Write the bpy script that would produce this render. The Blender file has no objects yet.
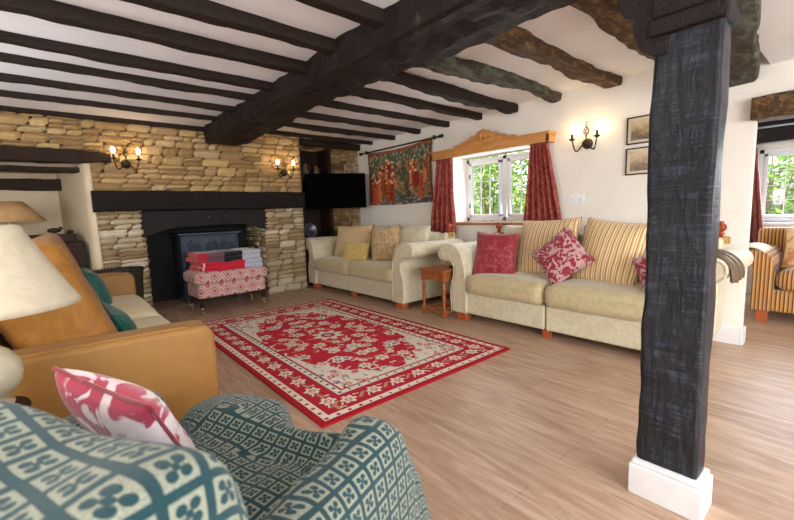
import bpy, bmesh, math, random
import numpy as np
from mathutils import Vector, Matrix, noise
R=math.radians; PI=math.pi
C=bpy.context.scene.collection
sc=bpy.context.scene
# ------------------------------------------------------------------ colour + materials
def lin(v): v/=255.; return v/12.92 if v<=.04045 else ((v+.055)/1.055)**2.4
def rgb(r,g,b): return (lin(r),lin(g),lin(b),1)
class NT:
    def __init__(s,name):
        s.m=bpy.data.materials.new(name); s.m.use_nodes=True
        s.n=s.m.node_tree.nodes; s.l=s.m.node_tree.links
        s.b=s.n['Principled BSDF']; s.o=s.n['Material Output']
    def new(s,t,**k):
        x=s.n.new(t)
        for a,v in k.items(): setattr(x,a,v)
        return x
    def set(s,sock,v):
        if hasattr(v,'is_linked') or isinstance(v,bpy.types.NodeSocket): s.l.new(v,sock)
        else: sock.default_value=v
    def math(s,op,a,b=0.,c=0.):
        x=s.new('ShaderNodeMath',operation=op); s.set(x.inputs[0],a); s.set(x.inputs[1],b); s.set(x.inputs[2],c); return x.outputs[0]
    def mix(s,f,a,b,bt='MIX'):
        x=s.new('ShaderNodeMix',data_type='RGBA',blend_type=bt); s.set(x.inputs[0],f); s.set(x.inputs[6],a); s.set(x.inputs[7],b); return x.outputs[2]
    def coord(s,k='Object',scale=(1,1,1),rot=(0,0,0),loc=(0,0,0)):
        t=s.new('ShaderNodeTexCoord'); m=s.new('ShaderNodeMapping')
        m.inputs['Scale'].default_value=scale; m.inputs['Rotation'].default_value=rot; m.inputs['Location'].default_value=loc
        s.l.new(t.outputs[k],m.inputs[0]); return m.outputs[0]
    def noise(s,v,sc=5,det=4,rough=.55,dist=0):
        x=s.new('ShaderNodeTexNoise'); s.l.new(v,x.inputs['Vector']); x.inputs['Scale'].default_value=sc
        x.inputs['Detail'].default_value=det; x.inputs['Roughness'].default_value=rough; x.inputs['Distortion'].default_value=dist
        return x.outputs['Fac']
    def ramp(s,f,stops,interp='LINEAR'):
        x=s.new('ShaderNodeValToRGB'); s.l.new(f,x.inputs[0]); e=x.color_ramp.elements; x.color_ramp.interpolation=interp
        e[0].position,e[0].color=stops[0]; e[1].position,e[1].color=stops[-1]
        for p,c in stops[1:-1]: q=e.new(p); q.color=c
        return x.outputs[0]
    def col(s,v): s.set(s.b.inputs['Base Color'],v)
    def bump(s,h,st=.3,d=.01):
        x=s.new('ShaderNodeBump'); x.inputs['Strength'].default_value=st; x.inputs['Distance'].default_value=d
        s.l.new(h,x.inputs['Height']); s.l.new(x.outputs[0],s.b.inputs['Normal'])
    def p(s,rough=.6,metal=0,spec=.4,sheen=0):
        s.b.inputs['Roughness'].default_value=rough; s.b.inputs['Metallic'].default_value=metal
        s.b.inputs['Specular IOR Level'].default_value=spec; s.b.inputs['Sheen Weight'].default_value=sheen; return s
BW=((0,0,0,1),(1,1,1,1))
def simple(name,col,rough=.6,metal=0,spec=.4,col2=None,ns=8,bump=0,bs=40,sheen=0,scale=(1,1,1)):
    t=NT(name).p(rough,metal,spec,sheen)
    v=t.coord(scale=scale)
    c2=col2 or tuple(x*.8 for x in col[:3])+(1,)
    t.col(t.mix(t.ramp(t.noise(v,ns,5),[(.35,BW[0]),(.68,BW[1])]),col,c2))
    if bump: t.bump(t.noise(v,bs,4),bump)
    return t.m
M={}
M['plaster']=simple('plaster_cream',rgb(240,235,226),.85,bump=.25,bs=9,ns=3,col2=rgb(234,228,217))
M['alcove']=simple('warm_cream_plaster',rgb(222,204,174),.9,bump=.2,bs=8,ns=3,col2=rgb(212,192,160))
M['ceil']=simple('plaster_white',rgb(243,244,248),.9,bump=.25,bs=7,ns=3,col2=rgb(236,237,241))
M['paint']=simple('white_gloss_paint',rgb(240,241,243),.35,col2=rgb(232,233,236))
M['upvc']=simple('white_window_plastic',rgb(236,240,245),.35,col2=rgb(230,234,240))
M['iron']=simple('dark_bronze_metal',rgb(52,42,32),.4,.7,col2=rgb(78,62,40),ns=30)
M['brass']=simple('brass',rgb(200,180,140),.3,.9)
M['silver']=simple('silver',rgb(120,124,134),.4,.8,col2=rgb(70,74,84),ns=30)
M['black']=simple('black_plastic',rgb(12,12,14),.35,col2=rgb(16,16,18))
M['lead']=simple('lead_strip',rgb(105,112,120),.5,.4)
M['bracket']=simple('bracket_metal',rgb(30,30,32),.5,.5)
def wood_dark(name,base,hi,rough=.6,hil=.62,bump=.8,stretch=(2,2,2)):
    t=NT(name).p(rough+.08,0,.22); v=t.coord(scale=stretch)
    n=t.noise(v,7,8,.65,.4); f=t.noise(t.coord(scale=tuple(x*3 for x in stretch)),9,5,.7)
    c=t.mix(t.ramp(f,[(.4,BW[0]),(.75,BW[1])]),base,tuple(x*1.9 for x in base[:3])+(1,))
    t.col(t.mix(t.ramp(n,[(hil,BW[0]),(hil+.13,BW[1])]),c,hi))
    t.bump(t.math('ADD',n,f),bump,.012); return t.m
M['beam']=wood_dark('tarred_oak_beam',rgb(27,20,19),rgb(74,60,50),.5,.6)
M['joist']=wood_dark('dark_oak_joist',rgb(36,26,21),rgb(100,72,40),.55,.64,stretch=(1,3,3))
M['oldbeam']=wood_dark('worn_brown_oak',rgb(70,52,34),rgb(128,100,62),.6,.5,stretch=(1.2,3,3))
M['greentint']=wood_dark('weathered_green_lit_oak',rgb(58,50,40),rgb(92,98,84),.6,.47,stretch=(1,2.5,2.5))  # grey-green paints in shade and reflected light on the timber by the opening
M['mantel']=wood_dark('black_mantel_oak',rgb(20,15,13),rgb(40,29,23),.5,.6,stretch=(1,3,3))
M['lintel']=wood_dark('brown_lintel_oak',rgb(42,28,20),rgb(92,64,40),.55,.6,stretch=(1,3,3))
M['shelfwood']=wood_dark('dark_stained_shelf',rgb(34,17,13),rgb(54,30,22),.35,.6,.2,(4,4,1))
M['sideboard']=wood_dark('dark_mahogany',rgb(40,22,16),rgb(60,34,24),.5,.6,.1,(1,4,4))
def post_mat():
    t=NT('blue_black_painted_post').p(.38,0,.45)
    v=t.coord(scale=(6,6,1.2)); w=t.coord(scale=(1.5,1.5,26)); u=t.coord(scale=(1,1,1))
    n=t.noise(v,6,8,.7,1.2); saw=t.noise(w,5,4,.65); pt=t.noise(u,3,4)
    h=t.math('ADD',n,t.math('MULTIPLY',saw,t.ramp(pt,[(.42,BW[0]),(.6,BW[1])])))
    t.col(t.mix(t.ramp(t.math('MULTIPLY',n,saw),[(.26,BW[0]),(.42,BW[1])]),rgb(14,16,24),rgb(60,68,86)))
    t.bump(h,.9,.01); return t.m
M['post']=post_mat()
def pine(name,c1,c2,sc=(1,6,6),rough=.45):
    t=NT(name).p(rough,0,.4); v=t.coord(scale=sc); n=t.noise(v,5,6,.6,.8)
    t.col(t.mix(t.ramp(n,[(.35,BW[0]),(.68,BW[1])]),c1,c2)); t.bump(n,.15); return t.m
M['pine']=pine('waxed_pine',rgb(214,158,92),rgb(190,126,66),(6,1,6))
M['orange']=pine('orange_stained_wood',rgb(176,104,56),rgb(122,66,32),(8,8,2),.35)
M['footwood']=pine('orange_foot_wood',rgb(186,98,52),rgb(160,78,42),(4,4,4))
M['sill']=pine('brown_sill_wood',rgb(176,128,92),rgb(150,100,70),(4,1,4))
M['finial']=simple('orange_red_knob',rgb(176,74,36),.3,col2=rgb(120,40,20),ns=20)
M['cord']=simple('gold_cord',rgb(196,156,84),.7,col2=rgb(160,116,56),ns=60)
def floor_mat():
    t=NT('oak_laminate_floor').p(.3,0,.5)
    tc=t.new('ShaderNodeTexCoord'); sep=t.new('ShaderNodeSeparateXYZ'); t.l.new(tc.outputs['Object'],sep.inputs[0])
    cmb=t.new('ShaderNodeCombineXYZ'); t.l.new(sep.outputs[1],cmb.inputs[0]); t.l.new(sep.outputs[0],cmb.inputs[1])
    br=t.new('ShaderNodeTexBrick'); t.l.new(cmb.outputs[0],br.inputs['Vector'])
    br.offset=.37; br.inputs['Scale'].default_value=1; br.inputs['Brick Width'].default_value=1.28; br.inputs['Row Height'].default_value=.19
    br.inputs['Mortar Size'].default_value=.0018; br.inputs['Mortar Smooth'].default_value=.3
    br.inputs['Color1'].default_value=rgb(184,150,124); br.inputs['Color2'].default_value=rgb(166,132,106); br.inputs['Mortar'].default_value=rgb(120,84,58)
    v=t.coord(scale=(9,.9,1)); g=t.noise(v,4,8,.65,.6); g2=t.noise(t.coord(scale=(3,.45,1)),3,5,.6,1.2)
    k=t.noise(t.coord(scale=(5,1.4,1)),3.2,4,.6,2)
    c=t.mix(t.ramp(g,[(.38,BW[1]),(.62,BW[0])]),br.outputs[0],rgb(200,172,148))
    c=t.mix(t.ramp(g2,[(.42,BW[0]),(.75,(.7,.7,.7,1))]),c,rgb(150,114,88))
    c=t.mix(t.ramp(k,[(.68,BW[0]),(.76,(.6,.6,.6,1))]),c,rgb(134,92,62))
    t.col(c); t.set(t.b.inputs['Roughness'],t.math('MULTIPLY_ADD',g,.2,.28)); t.bump(g,.05,.002); return t.m
M['floor']=floor_mat()
def vcol(name,rough=.9,bump=.5,bs=30,nz=.25,sheen=0,MULT=(.05,.035,.02)):
    t=NT(name).p(rough,0,.25,sheen); a=t.new('ShaderNodeVertexColor',layer_name='Col')
    v=t.coord(); n=t.noise(v,bs,6,.65); n2=t.noise(v,bs*.25,4)
    c=t.mix(t.math('MULTIPLY',n,nz),a.outputs[0],tuple(MULT)+(1,)); t.col(c)
    if bump: t.bump(t.math('ADD',n,n2),bump,.012)
    return t.m
M['stone']=vcol('rubble_limestone',.9,.8,26,.45,0,(.34,.24,.13))
M['rug']=vcol('red_persian_pile',.95,.3,260,.10,0)
M['tapestry']=vcol('woven_tapestry',.95,.4,160,.2)
def damask(name,c1,c2,sc=16,lo=.47,hi=.53,rough=.55,sheen=.4,dist=1.6,mixc=None,bump=.25):
    t=NT(name).p(rough,0,.3,sheen); v=t.coord()
    n=t.noise(v,sc,2,.45,dist); f=t.noise(v,sc*9,3)
    c=t.mix(t.ramp(n,[(lo,BW[0]),(hi,BW[1])]),c1,c2); t.col(t.mix(t.math('MULTIPLY',f,.35),c,tuple(x*.55 for x in c1[:3])+(1,)))
    t.bump(t.math('ADD',n,f),bump,.004); return t.m
M['cream']=damask('cream_chenille',rgb(224,216,186),rgb(212,202,168),13,.4,.6)
M['cream2']=damask('beige_seat_chenille',rgb(204,190,148),rgb(194,178,132),13,.4,.6)
M['redcush']=damask('red_damask',rgb(146,30,46),rgb(160,72,76),15,.5,.56)
M['redcush2']=damask('crimson_and_silver_damask',rgb(150,32,52),rgb(206,168,166),17,.48,.54)
M['pinkcush']=damask('crimson_and_white_damask',rgb(178,44,74),rgb(240,226,226),9,.46,.5)
M['curtain']=damask('red_gold_damask_curtain',rgb(134,34,34),rgb(170,84,62),20,.47,.56)
M['curtain2']=damask('rust_curtain',rgb(120,38,30),rgb(150,76,50),20,.47,.56)
M['gold']=damask('gold_velvet',rgb(182,122,46),rgb(170,110,36),3,.35,.65,.6,.05,.5)
M['goldpat']=damask('gold_patterned_velvet',rgb(148,98,34),rgb(162,110,42),9,.42,.6,.6,.05,2)
M['goldseat']=damask('sunlit_gold_seat',rgb(236,222,184),rgb(228,210,168),3,.35,.65,.5,.1,.5)  # pale cloth, lightened further for the sunlight on the gold sofa's seat
M['tancloth']=damask('shaded_gold_upholstery',rgb(164,120,62),rgb(154,108,52),4,.35,.65,.5,.05,.5)  # gold sofa's arm cloth, with shade darkened into its colour
M['teal']=damask('teal_velvet',rgb(18,92,80),rgb(12,72,64),6,.4,.6,.5,.15)
M['ottoman']=None
M['yellow']=damask('yellow_embroidered',rgb(222,196,120),rgb(206,176,92),24,.46,.54)
M['beigepat']=damask('beige_paisley',rgb(206,180,134),rgb(170,136,92),26,.47,.53)
M['greyvase']=simple('brown_stoneware',rgb(110,92,70),.4,ns=12)
M['soot']=simple('sooty_black',rgb(20,18,18),.8,col2=rgb(34,30,27),bump=.6,bs=14)
M['stove']=simple('blue_grey_cast_iron',rgb(56,66,82),.5,.2,.5,rgb(46,54,68),20,.2,60)
M['shade']=None
def stripes(name,axis,period,cols,rough=.6,width=None):
    t=NT(name).p(rough,0,.3,.3); tc=t.new('ShaderNodeTexCoord'); sep=t.new('ShaderNodeSeparateXYZ'); t.l.new(tc.outputs['Object'],sep.inputs[0])
    f=t.math('FRACT',t.math('MULTIPLY',sep.outputs[axis],1/period))
    n=len(cols); st=[(i/n,c) for i,c in enumerate(cols)]; 
    c=t.ramp(f,st+[(.999,cols[-1])],'CONSTANT'); v=t.coord(); nn=t.noise(v,90,3)
    t.col(t.mix(t.math('MULTIPLY',nn,.12),c,rgb(150,110,60))); t.bump(nn,.15,.003); return t.m
M['stripe']=stripes('gold_and_cream_stripe',0,.042,[rgb(236,220,180),rgb(210,158,92),rgb(240,228,196),rgb(224,184,120),rgb(176,126,74)])
M['stripe1']=stripes('beige_faded_stripe',0,.06,[rgb(216,196,150),rgb(196,160,112),rgb(222,206,166),rgb(200,150,110),rgb(210,188,140)])
M['sofastripe']=stripes('brown_and_gold_stripe',0,.055,[rgb(186,130,66),rgb(96,56,30),rgb(200,152,86),rgb(178,118,56),rgb(80,44,26),rgb(208,166,100)])
M['leafcush']=damask('peach_leaf_print',rgb(232,190,136),rgb(206,132,78),9,.56,.6)
# green throw: lattice of squares with four lobed motif
def throw_mat(name,s,teal,cream,dark):
    t=NT(name).p(.85,0,.2,.15); uv=t.new('ShaderNodeUVMap',uv_map='UVMap')
    mp=t.new('ShaderNodeMapping'); mp.inputs['Scale'].default_value=(1/s,1/s,1); mp.inputs['Rotation'].default_value=(0,0,R(8)); t.l.new(uv.outputs[0],mp.inputs[0])
    sep=t.new('ShaderNodeSeparateXYZ'); t.l.new(mp.outputs[0],sep.inputs[0])
    u=t.math('SUBTRACT',t.math('FRACT',sep.outputs[0]),.5); v=t.math('SUBTRACT',t.math('FRACT',sep.outputs[1]),.5)
    au=t.math('ABSOLUTE',u); av=t.math('ABSOLUTE',v)
    sq=t.math('LESS_THAN',t.math('MAXIMUM',au,av),.385)
    def circ(cx,cy,r):
        dx=t.math('SUBTRACT',au,cx); dy=t.math('SUBTRACT',av,cy)
        return t.math('LESS_THAN',t.math('SQRT',t.math('ADD',t.math('MULTIPLY',dx,dx),t.math('MULTIPLY',dy,dy))),r)
    cl=t.math('MAXIMUM',circ(.15,.15,.125),circ(0,0,.09))
    n=t.noise(mp.outputs[0],26,2,.7); wv=t.math('MULTIPLY',t.noise(mp.outputs[0],5,3),.5)
    c=t.mix(sq,teal,cream); c=t.mix(cl,c,teal)
    c=t.mix(t.ramp(n,[(.4,BW[0]),(.68,(.7,.7,.7,1))]),c,dark)
    t.col(c); t.bump(n,.35,.004); return t.m
M['throw']=throw_mat('green_lattice_throw',.044,rgb(30,66,72),rgb(158,162,142),rgb(24,44,46))
def otto():
    t=NT('red_cream_ikat').p(.75,0,.2,.2); v=t.coord(scale=(1,1,1)); sep=t.new('ShaderNodeSeparateXYZ'); t.l.new(v,sep.inputs[0])
    s=.15
    a=t.math('ABSOLUTE',t.math('SUBTRACT',t.math('FRACT',t.math('MULTIPLY',sep.outputs[0],1/s)),.5))
    b=t.math('ABSOLUTE',t.math('SUBTRACT',t.math('FRACT',t.math('MULTIPLY',t.math('ADD',sep.outputs[2],sep.outputs[1]),1/s)),.5))
    d=t.math('ADD',t.math('ADD',a,b),t.math('MULTIPLY',t.noise(v,30,3),.16))
    c=t.ramp(d,[(.12,rgb(168,74,76)),(.22,rgb(206,176,166)),(.33,rgb(178,100,98)),(.44,rgb(208,182,172)),(.58,rgb(174,88,88)),(.66,rgb(214,190,180)),(.82,rgb(176,96,92)),(1,rgb(200,160,150))],'CONSTANT')
    t.col(c); t.bump(t.noise(v,120,2),.2,.003); return t.m
M['ottoman']=otto()
def shade_mat(name,c,em):
    t=NT(name).p(.8,0,.2); v=t.coord(); n=t.noise(v,14,3,.5,1.5); t.col(t.mix(t.ramp(n,[(.5,BW[0]),(.58,(.35,.35,.35,1))]),c,tuple(x*.8 for x in c[:3])+(1,)))
    t.b.inputs['Transmission Weight'].default_value=0; t.b.inputs['Subsurface Weight'].default_value=0
    return t.m
M['shade']=shade_mat('ivory_damask_lampshade',rgb(192,180,156),0)
M['tanshade']=shade_mat('tan_lampshade',rgb(190,150,104),0)
M['ceramic']=simple('cream_ceramic',rgb(214,206,180),.25,col2=rgb(200,190,160))
def emis(name,c,s):
    t=NT(name); t.b.inputs['Emission Color'].default_value=c; t.b.inputs['Emission Strength'].default_value=s; t.b.inputs['Base Color'].default_value=c; return t.m
M['bulb']=emis('lit_bulb',(1,.72,.38,1),28)
M['candle']=simple('ivory_candle_sleeve',rgb(70,54,40),.5)
def glass():
    t=NT('window_glass'); tr=t.new('ShaderNodeBsdfTransparent'); gl=t.new('ShaderNodeBsdfGlossy'); gl.inputs['Roughness'].default_value=.02
    mx=t.new('ShaderNodeMixShader'); mx.inputs[0].default_value=.06; t.l.new(tr.outputs[0],mx.inputs[1]); t.l.new(gl.outputs[0],mx.inputs[2]); t.l.new(mx.outputs[0],t.o.inputs[0]); return t.m
M['glass']=glass()
M['screen']=simple('television_screen',rgb(6,6,8),.35,0,0.0,rgb(10,10,12))
M['mat_board']=simple('ivory_mount',rgb(226,214,190),.8,col2=rgb(220,206,180))
M['frame']=simple('dark_gold_frame',rgb(66,54,34),.35,.5,col2=rgb(44,36,24))
def print_mat(seed):
    t=NT('sepia_landscape_print').p(.5,0,.5); v=t.coord(loc=(0,seed,0)); sep=t.new('ShaderNodeSeparateXYZ'); t.l.new(t.coord(),sep.inputs[0])
    n=t.noise(v,22,6,.7); g=t.math('ADD',t.math('MULTIPLY',sep.outputs[2],5),n)
    t.col(t.ramp(g,[(.1,rgb(96,80,60)),(.42,rgb(156,132,100)),(.62,rgb(206,182,142)),(.9,rgb(222,202,164))])); return t.m
M['grass']=simple('garden_grass',rgb(110,150,60),.9,col2=rgb(80,120,44),ns=4)
M['leaf']=simple('pale_green_leaves',rgb(160,196,92),.6,col2=rgb(104,150,62),ns=1.5)
M['leaf2']=simple('mid_green_leaves',rgb(120,164,80),.6,col2=rgb(70,120,52),ns=1.5)
M['bark']=simple('grey_bark',rgb(96,84,66),.9,bump=.6,bs=20)
M['basket']=simple('dark_wicker',rgb(34,34,27),.6,col2=rgb(52,50,38),ns=60,bump=.8,bs=70)
# ------------------------------------------------------------------ mesh helpers
def obj(name,bm,mat,parent=None,bev=0,smooth=False,sub=0,seg=2,loc=None):
    me=bpy.data.meshes.new(name)
    if isinstance(bm,bmesh.types.BMesh):
        bmesh.ops.recalc_face_normals(bm,faces=bm.faces); bm.to_mesh(me); bm.free()
    else:
        me.from_pydata(*bm)
    o=bpy.data.objects.new(name,me); C.objects.link(o)
    if parent: o.parent=parent
    if loc is not None: o.location=loc
    me.materials.append(M[mat] if isinstance(mat,str) else mat)
    if bev:
        b=o.modifiers.new('b','BEVEL'); b.width=bev; b.segments=seg; b.limit_method='ANGLE'; b.angle_limit=R(35)
    if sub:
        s=o.modifiers.new('s','SUBSURF'); s.levels=sub; s.render_levels=sub
    if smooth or bev or sub:
        me.polygons.foreach_set('use_smooth',[True]*len(me.polygons))
        if bev and not smooth and not sub:
            me.polygons.foreach_set('use_smooth',[True]*len(me.polygons)); w=o.modifiers.new('w','WEIGHTED_NORMAL'); w.keep_sharp=True
    return o
def tag(o,label=None,cat=None,group=None,kind=None):
    if label: o['label']=label
    if cat: o['category']=cat
    if group: o['group']=group
    if kind: o['kind']=kind
    return o
def thing(name,label,cat,loc=(0,0,0),rz=0,group=None,kind=None):
    o=bpy.data.objects.new(name,None); C.objects.link(o); o.location=loc; o.rotation_euler=(0,0,rz); o.empty_display_size=.1
    return tag(o,label,cat,group,kind)
def copy_tree(o,parent=None):
    c=o.copy(); C.objects.link(c)
    if parent: c.parent=parent
    for ch in list(o.children): copy_tree(ch,c)
    return c
def B(*boxes):
    bm=bmesh.new()
    for b in boxes: box(bm,*b)
    return bm
def box(bm,x0,x1,y0,y1,z0,z1):
    m=Matrix.Translation(((x0+x1)/2,(y0+y1)/2,(z0+z1)/2))@Matrix.Diagonal((x1-x0,y1-y0,z1-z0,1))
    bmesh.ops.create_cube(bm,size=1,matrix=m); return bm
def lathe(bm,prof,n=24,c=(0,0,0),mat=None):
    mat=mat or Matrix(); rings=[]
    for r,z in prof:
        rings.append([bm.verts.new(mat@Vector((c[0]+max(r,.0004)*math.cos(2*PI*i/n),c[1]+max(r,.0004)*math.sin(2*PI*i/n),c[2]+z))) for i in range(n)])
    for a,b in zip(rings,rings[1:]):
        for i in range(n): bm.faces.new((a[i],a[(i+1)%n],b[(i+1)%n],b[i]))
    bm.faces.new(rings[0]); bm.faces.new(rings[-1]); return bm
def tube(bm,pts,r,n=8):
    pts=[Vector(p) for p in pts]; rings=[]; up=Vector((0,0,1))
    rr=r if isinstance(r,(list,tuple)) else [r]*len(pts)
    for i,p in enumerate(pts):
        d=(pts[min(i+1,len(pts)-1)]-pts[max(i-1,0)]).normalized()
        a=d.cross(up if abs(d.z)<.95 else Vector((1,0,0))).normalized(); b=d.cross(a)
        rings.append([bm.verts.new(p+(a*math.cos(2*PI*k/n)+b*math.sin(2*PI*k/n))*rr[i]) for k in range(n)])
    for a,b in zip(rings,rings[1:]):
        for i in range(n): bm.faces.new((a[i],a[(i+1)%n],b[(i+1)%n],b[i]))
    bm.faces.new(rings[0]); bm.faces.new(rings[-1]); return bm
def prism(bm,poly,d0,d1,f):   # poly list of (a,b); f(a,b,d)->xyz
    A=[bm.verts.new(f(a,b,d0)) for a,b in poly]; Z=[bm.verts.new(f(a,b,d1)) for a,b in poly]; n=len(poly)
    bm.faces.new(A); bm.faces.new(Z[::-1])
    for i in range(n): bm.faces.new((A[i],A[(i+1)%n],Z[(i+1)%n],Z[i]))
    return bm
def nz(p,s=1,seed=0): return noise.noise(Vector(p)*s+Vector((seed*7.3,seed*3.1,seed*1.7)))
def timber(p0,p1,w,h,seed=0,rough=.006,warp=.01,seg=None,side=None,wf=None,hf=None):
    """hewn timber from p0 to p1, section w (sideways) x h (along up)."""
    p0,p1=Vector(p0),Vector(p1); L=(p1-p0).length; d=(p1-p0).normalized()
    up=Vector((0,0,1)) if abs(d.z)<.9 else Vector((1,0,0)); s=d.cross(up).normalized(); u=s.cross(d).normalized()
    n=seg or max(6,int(L/.05)); bm=bmesh.new(); rings=[]
    sec=[]; c=.12; k=7
    corners=[(-.5,-.5),(.5,-.5),(.5,.5),(-.5,.5)]
    for i in range(4):
        a=corners[i]; b=corners[(i+1)%4]
        for j in range(k): f=c/2+(1-c)*j/(k-1); sec.append((a[0]+(b[0]-a[0])*f,a[1]+(b[1]-a[1])*f))
    for i in range(n+1):
        f=i/n; q=p0+d*L*f; ww=w*(wf(f) if wf else 1); hh=h*(hf(f) if hf else 1)
        ox=warp*nz((f*L*1.3,seed,0),1,seed); oz=warp*nz((f*L*1.1,seed+5,3),1,seed)
        ring=[]
        for a,b in sec:
            P=q+s*(a*ww+ox)+u*(b*hh+oz); m=1+0; r=Vector((s*a+u*b))
            if r.length>0: r.normalize()
            P+=r*rough*(nz(P,9,seed)*1.2+nz(P,3.2,seed+2)*1.6)
            ring.append(bm.verts.new(P))
        rings.append(ring)
    m=len(sec)
    for a,b in zip(rings,rings[1:]):
        for i in range(m): bm.faces.new((a[i],a[(i+1)%m],b[(i+1)%m],b[i]))
    bm.faces.new(rings[0]); bm.faces.new(rings[-1]); return bm
def softbox(sx,sy,sz,seed=0,e=.35,puff=.0,wr=.004,n=14):
    """upholstered block, centre origin"""
    bm=bmesh.new(); bmesh.ops.create_cube(bm,size=2); bmesh.ops.subdivide_edges(bm,edges=bm.edges,cuts=n,use_grid_fill=True)
    for v in bm.verts:
        p=v.co.copy(); 
        h=Vector((sx,sy,sz))/2; r=min(h)*e*2
        q=Vector((p.x*h.x,p.y*h.y,p.z*h.z)); inner=Vector([max(-(h[i]-r),min(h[i]-r,q[i])) for i in range(3)])
        d=q-inner
        if d.length>1e-6: q=inner+d.normalized()*r if max(abs(p.x),abs(p.y),abs(p.z))>.999 and sum(abs(c)>1-1e-6 for c in [d[i]/r if r else 0 for i in range(3)])>=1 else inner+d
        f=max(0,(1-p.x**2))*max(0,(1-p.y**2)); q.z+=puff*(f**.5)*(1 if p.z>0 else -.3 if p.z<0 else 0)*abs(p.z)
        q+=v.co.normalized()*wr*nz(q,6,seed); v.co=q
    return bm
def pillow(w,h,t,seed=0,pinch=.07,n=20,wr=.006,pipe=0):
    bm=bmesh.new(); G=[[[None]*(n+1) for _ in range(n+1)] for _ in range(2)]
    for k in range(2):
        for i in range(n+1):
            for j in range(n+1):
                u=2*i/n-1; v=2*j/n-1
                u=math.sin(u*PI/2)*.5+u*.5; v=math.sin(v*PI/2)*.5+v*.5
                x=w/2*u*(1-pinch*(1-v*v)*abs(u)); z=h/2*v*(1-pinch*(1-u*u)*abs(v))
                e=((1-u**4)*(1-v**4))**.5
                y=t/2*e*(.75+.25*(1-u*u)*(1-v*v))
                y+=wr*nz((x,z,k),7,seed)*2*e
                edge=i in(0,n) or j in(0,n)
                if edge and k==1: G[1][i][j]=G[0][i][j]; continue
                G[k][i][j]=bm.verts.new((x+wr*nz((x,z,1),5,seed+3),(y if k==0 else -y)+.0*wr,z+wr*nz((x,z,4),5,seed+9)))
    for k in range(2):
        for i in range(n):
            for j in range(n): bm.faces.new((G[k][i][j],G[k][i+1][j],G[k][i+1][j+1],G[k][i][j+1]))
    return bm
def perim(w,h,pinch=.07,n=20):
    pts=[]
    for s in range(4):
        for i in range(n):
            a=2*i/n-1
            u,v=[(a,-1),(1,a),(-a,1),(-1,-a)][s]; pts.append((w/2*u*(1-pinch*(1-v*v)*abs(u)),0,h/2*v*(1-pinch*(1-u*u)*abs(v))))
    pts.append(pts[0]); return pts
def cushion(name,label,mat,w,h,t,loc,rz,lean=0,roll=0,seed=0,group=None,pipe=None,tassel=None,pinch=.07):
    o=thing(name,label,'cushion',loc,0,group)
    o.rotation_euler=(Matrix.Rotation(rz,4,'Z')@Matrix.Rotation(lean,4,'X')@Matrix.Rotation(roll,4,'Y')).to_euler()
    obj('cover',pillow(w,h,t,seed,pinch),mat,o,smooth=True)
    if pipe: obj('piping',tube(bmesh.new(),perim(w,h,pinch),.005,6),pipe,o,smooth=True)
    if tassel:
        for a in(-1,1):
            for b in(-1,1):
                bm=bmesh.new(); lathe(bm,[(.004,.0),(.012,-.01),(.007,-.02),(.016,-.055),(.0,-.058)],10,(a*w/2,0,b*h/2)); obj('tassel',bm,tassel,o,smooth=True)
    return o
def structure(name,bm,mat,**k): o=obj(name,bm,mat,**k); o['kind']='structure'; return o
# ------------------------------------------------------------------ stone masonry
def masonry(regions,fmap,seed,pal,depth=.03,hmin=.055,hmax=.12,wmin=.10,wmax=.30,mortar=(140,112,74)):
    """coursed rubble filling list of (u0,u1,v0,v1); fmap(u,v,w)->xyz with w outwards"""
    rnd=random.Random(seed); V=[];F=[];K=[]
    def quad(a,col):
        i=len(V); V.extend(a); F.append((i,i+1,i+2,i+3)); K.append(col)
    mc=rgb(*mortar)
    for (u0,u1,v0,v1) in regions:
        quad([fmap(u0,v0,0),fmap(u1,v0,0),fmap(u1,v1,0),fmap(u0,v1,0)],mc)
        v=v0
        while v<v1-.01:
            h=rnd.uniform(hmin,hmax)
            if v+h>v1-.035: h=v1-v
            u=u0
            while u<u1-.01:
                w=rnd.uniform(wmin,wmax)*(.7+h*4)
                if u+w>u1-.07: w=u1-u
                sub=[(v,h)] if h<.075 or rnd.random()>.3 else [(v,h*.5),(v+h*.5,h*.5)]
                for (vv,hh) in sub:
                    g=.005; nx,ny=max(3,int(w/.035)),3
                    col=list(rgb(*rnd.choice(pal))); s=rnd.uniform(.85,1.12); col=[c*s for c in col[:3]]+[1]
                    pr=depth*rnd.uniform(.55,1.15); sd=rnd.random()*50; skew=rnd.uniform(-.012,.012)
                    idx={}
                    for i in range(nx+1):
                        for j in range(ny+1):
                            a=i/nx; b=j/ny; e=min(1,min(a,1-a)*w/.02)*min(1,min(b,1-b)*hh/.016)
                            r=.0 if e>=1 else .35
                            uu=u+g+(w-2*g)*a; v2=vv+g+(hh-2*g)*b+skew*(a-.5)*(1 if 0<j<ny else .6)
                            ew=.006*nz((uu*9,v2*9,sd)); ev=.008*nz((uu*8,v2*8,sd+9))
                            W=pr*(e**.5 if e>0 else 0)+.015*nz((uu*14,v2*14,sd))*(e>0)
                            idx[i,j]=len(V); V.append(fmap(uu+ew,v2+ev,max(.001,W) if e>0 else .0))
                    for i in range(nx):
                        for j in range(ny): F.append((idx[i,j],idx[i+1,j],idx[i+1,j+1],idx[i,j+1])); K.append(col)
                u+=w
            v+=h
    return V,F,K
def colored(name,V,F,K,mat,parent=None,smooth=False):
    me=bpy.data.meshes.new(name); me.from_pydata(V,[],F); o=bpy.data.objects.new(name,me); C.objects.link(o)
    if parent: o.parent=parent
    a=me.color_attributes.new('Col','FLOAT_COLOR','CORNER'); arr=[]
    for p,k in zip(me.polygons,K): arr.extend(list(k)*p.loop_total)
    a.data.foreach_set('color',arr); me.materials.append(M[mat])
    if smooth: me.polygons.foreach_set('use_smooth',[True]*len(me.polygons))
    return o
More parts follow.
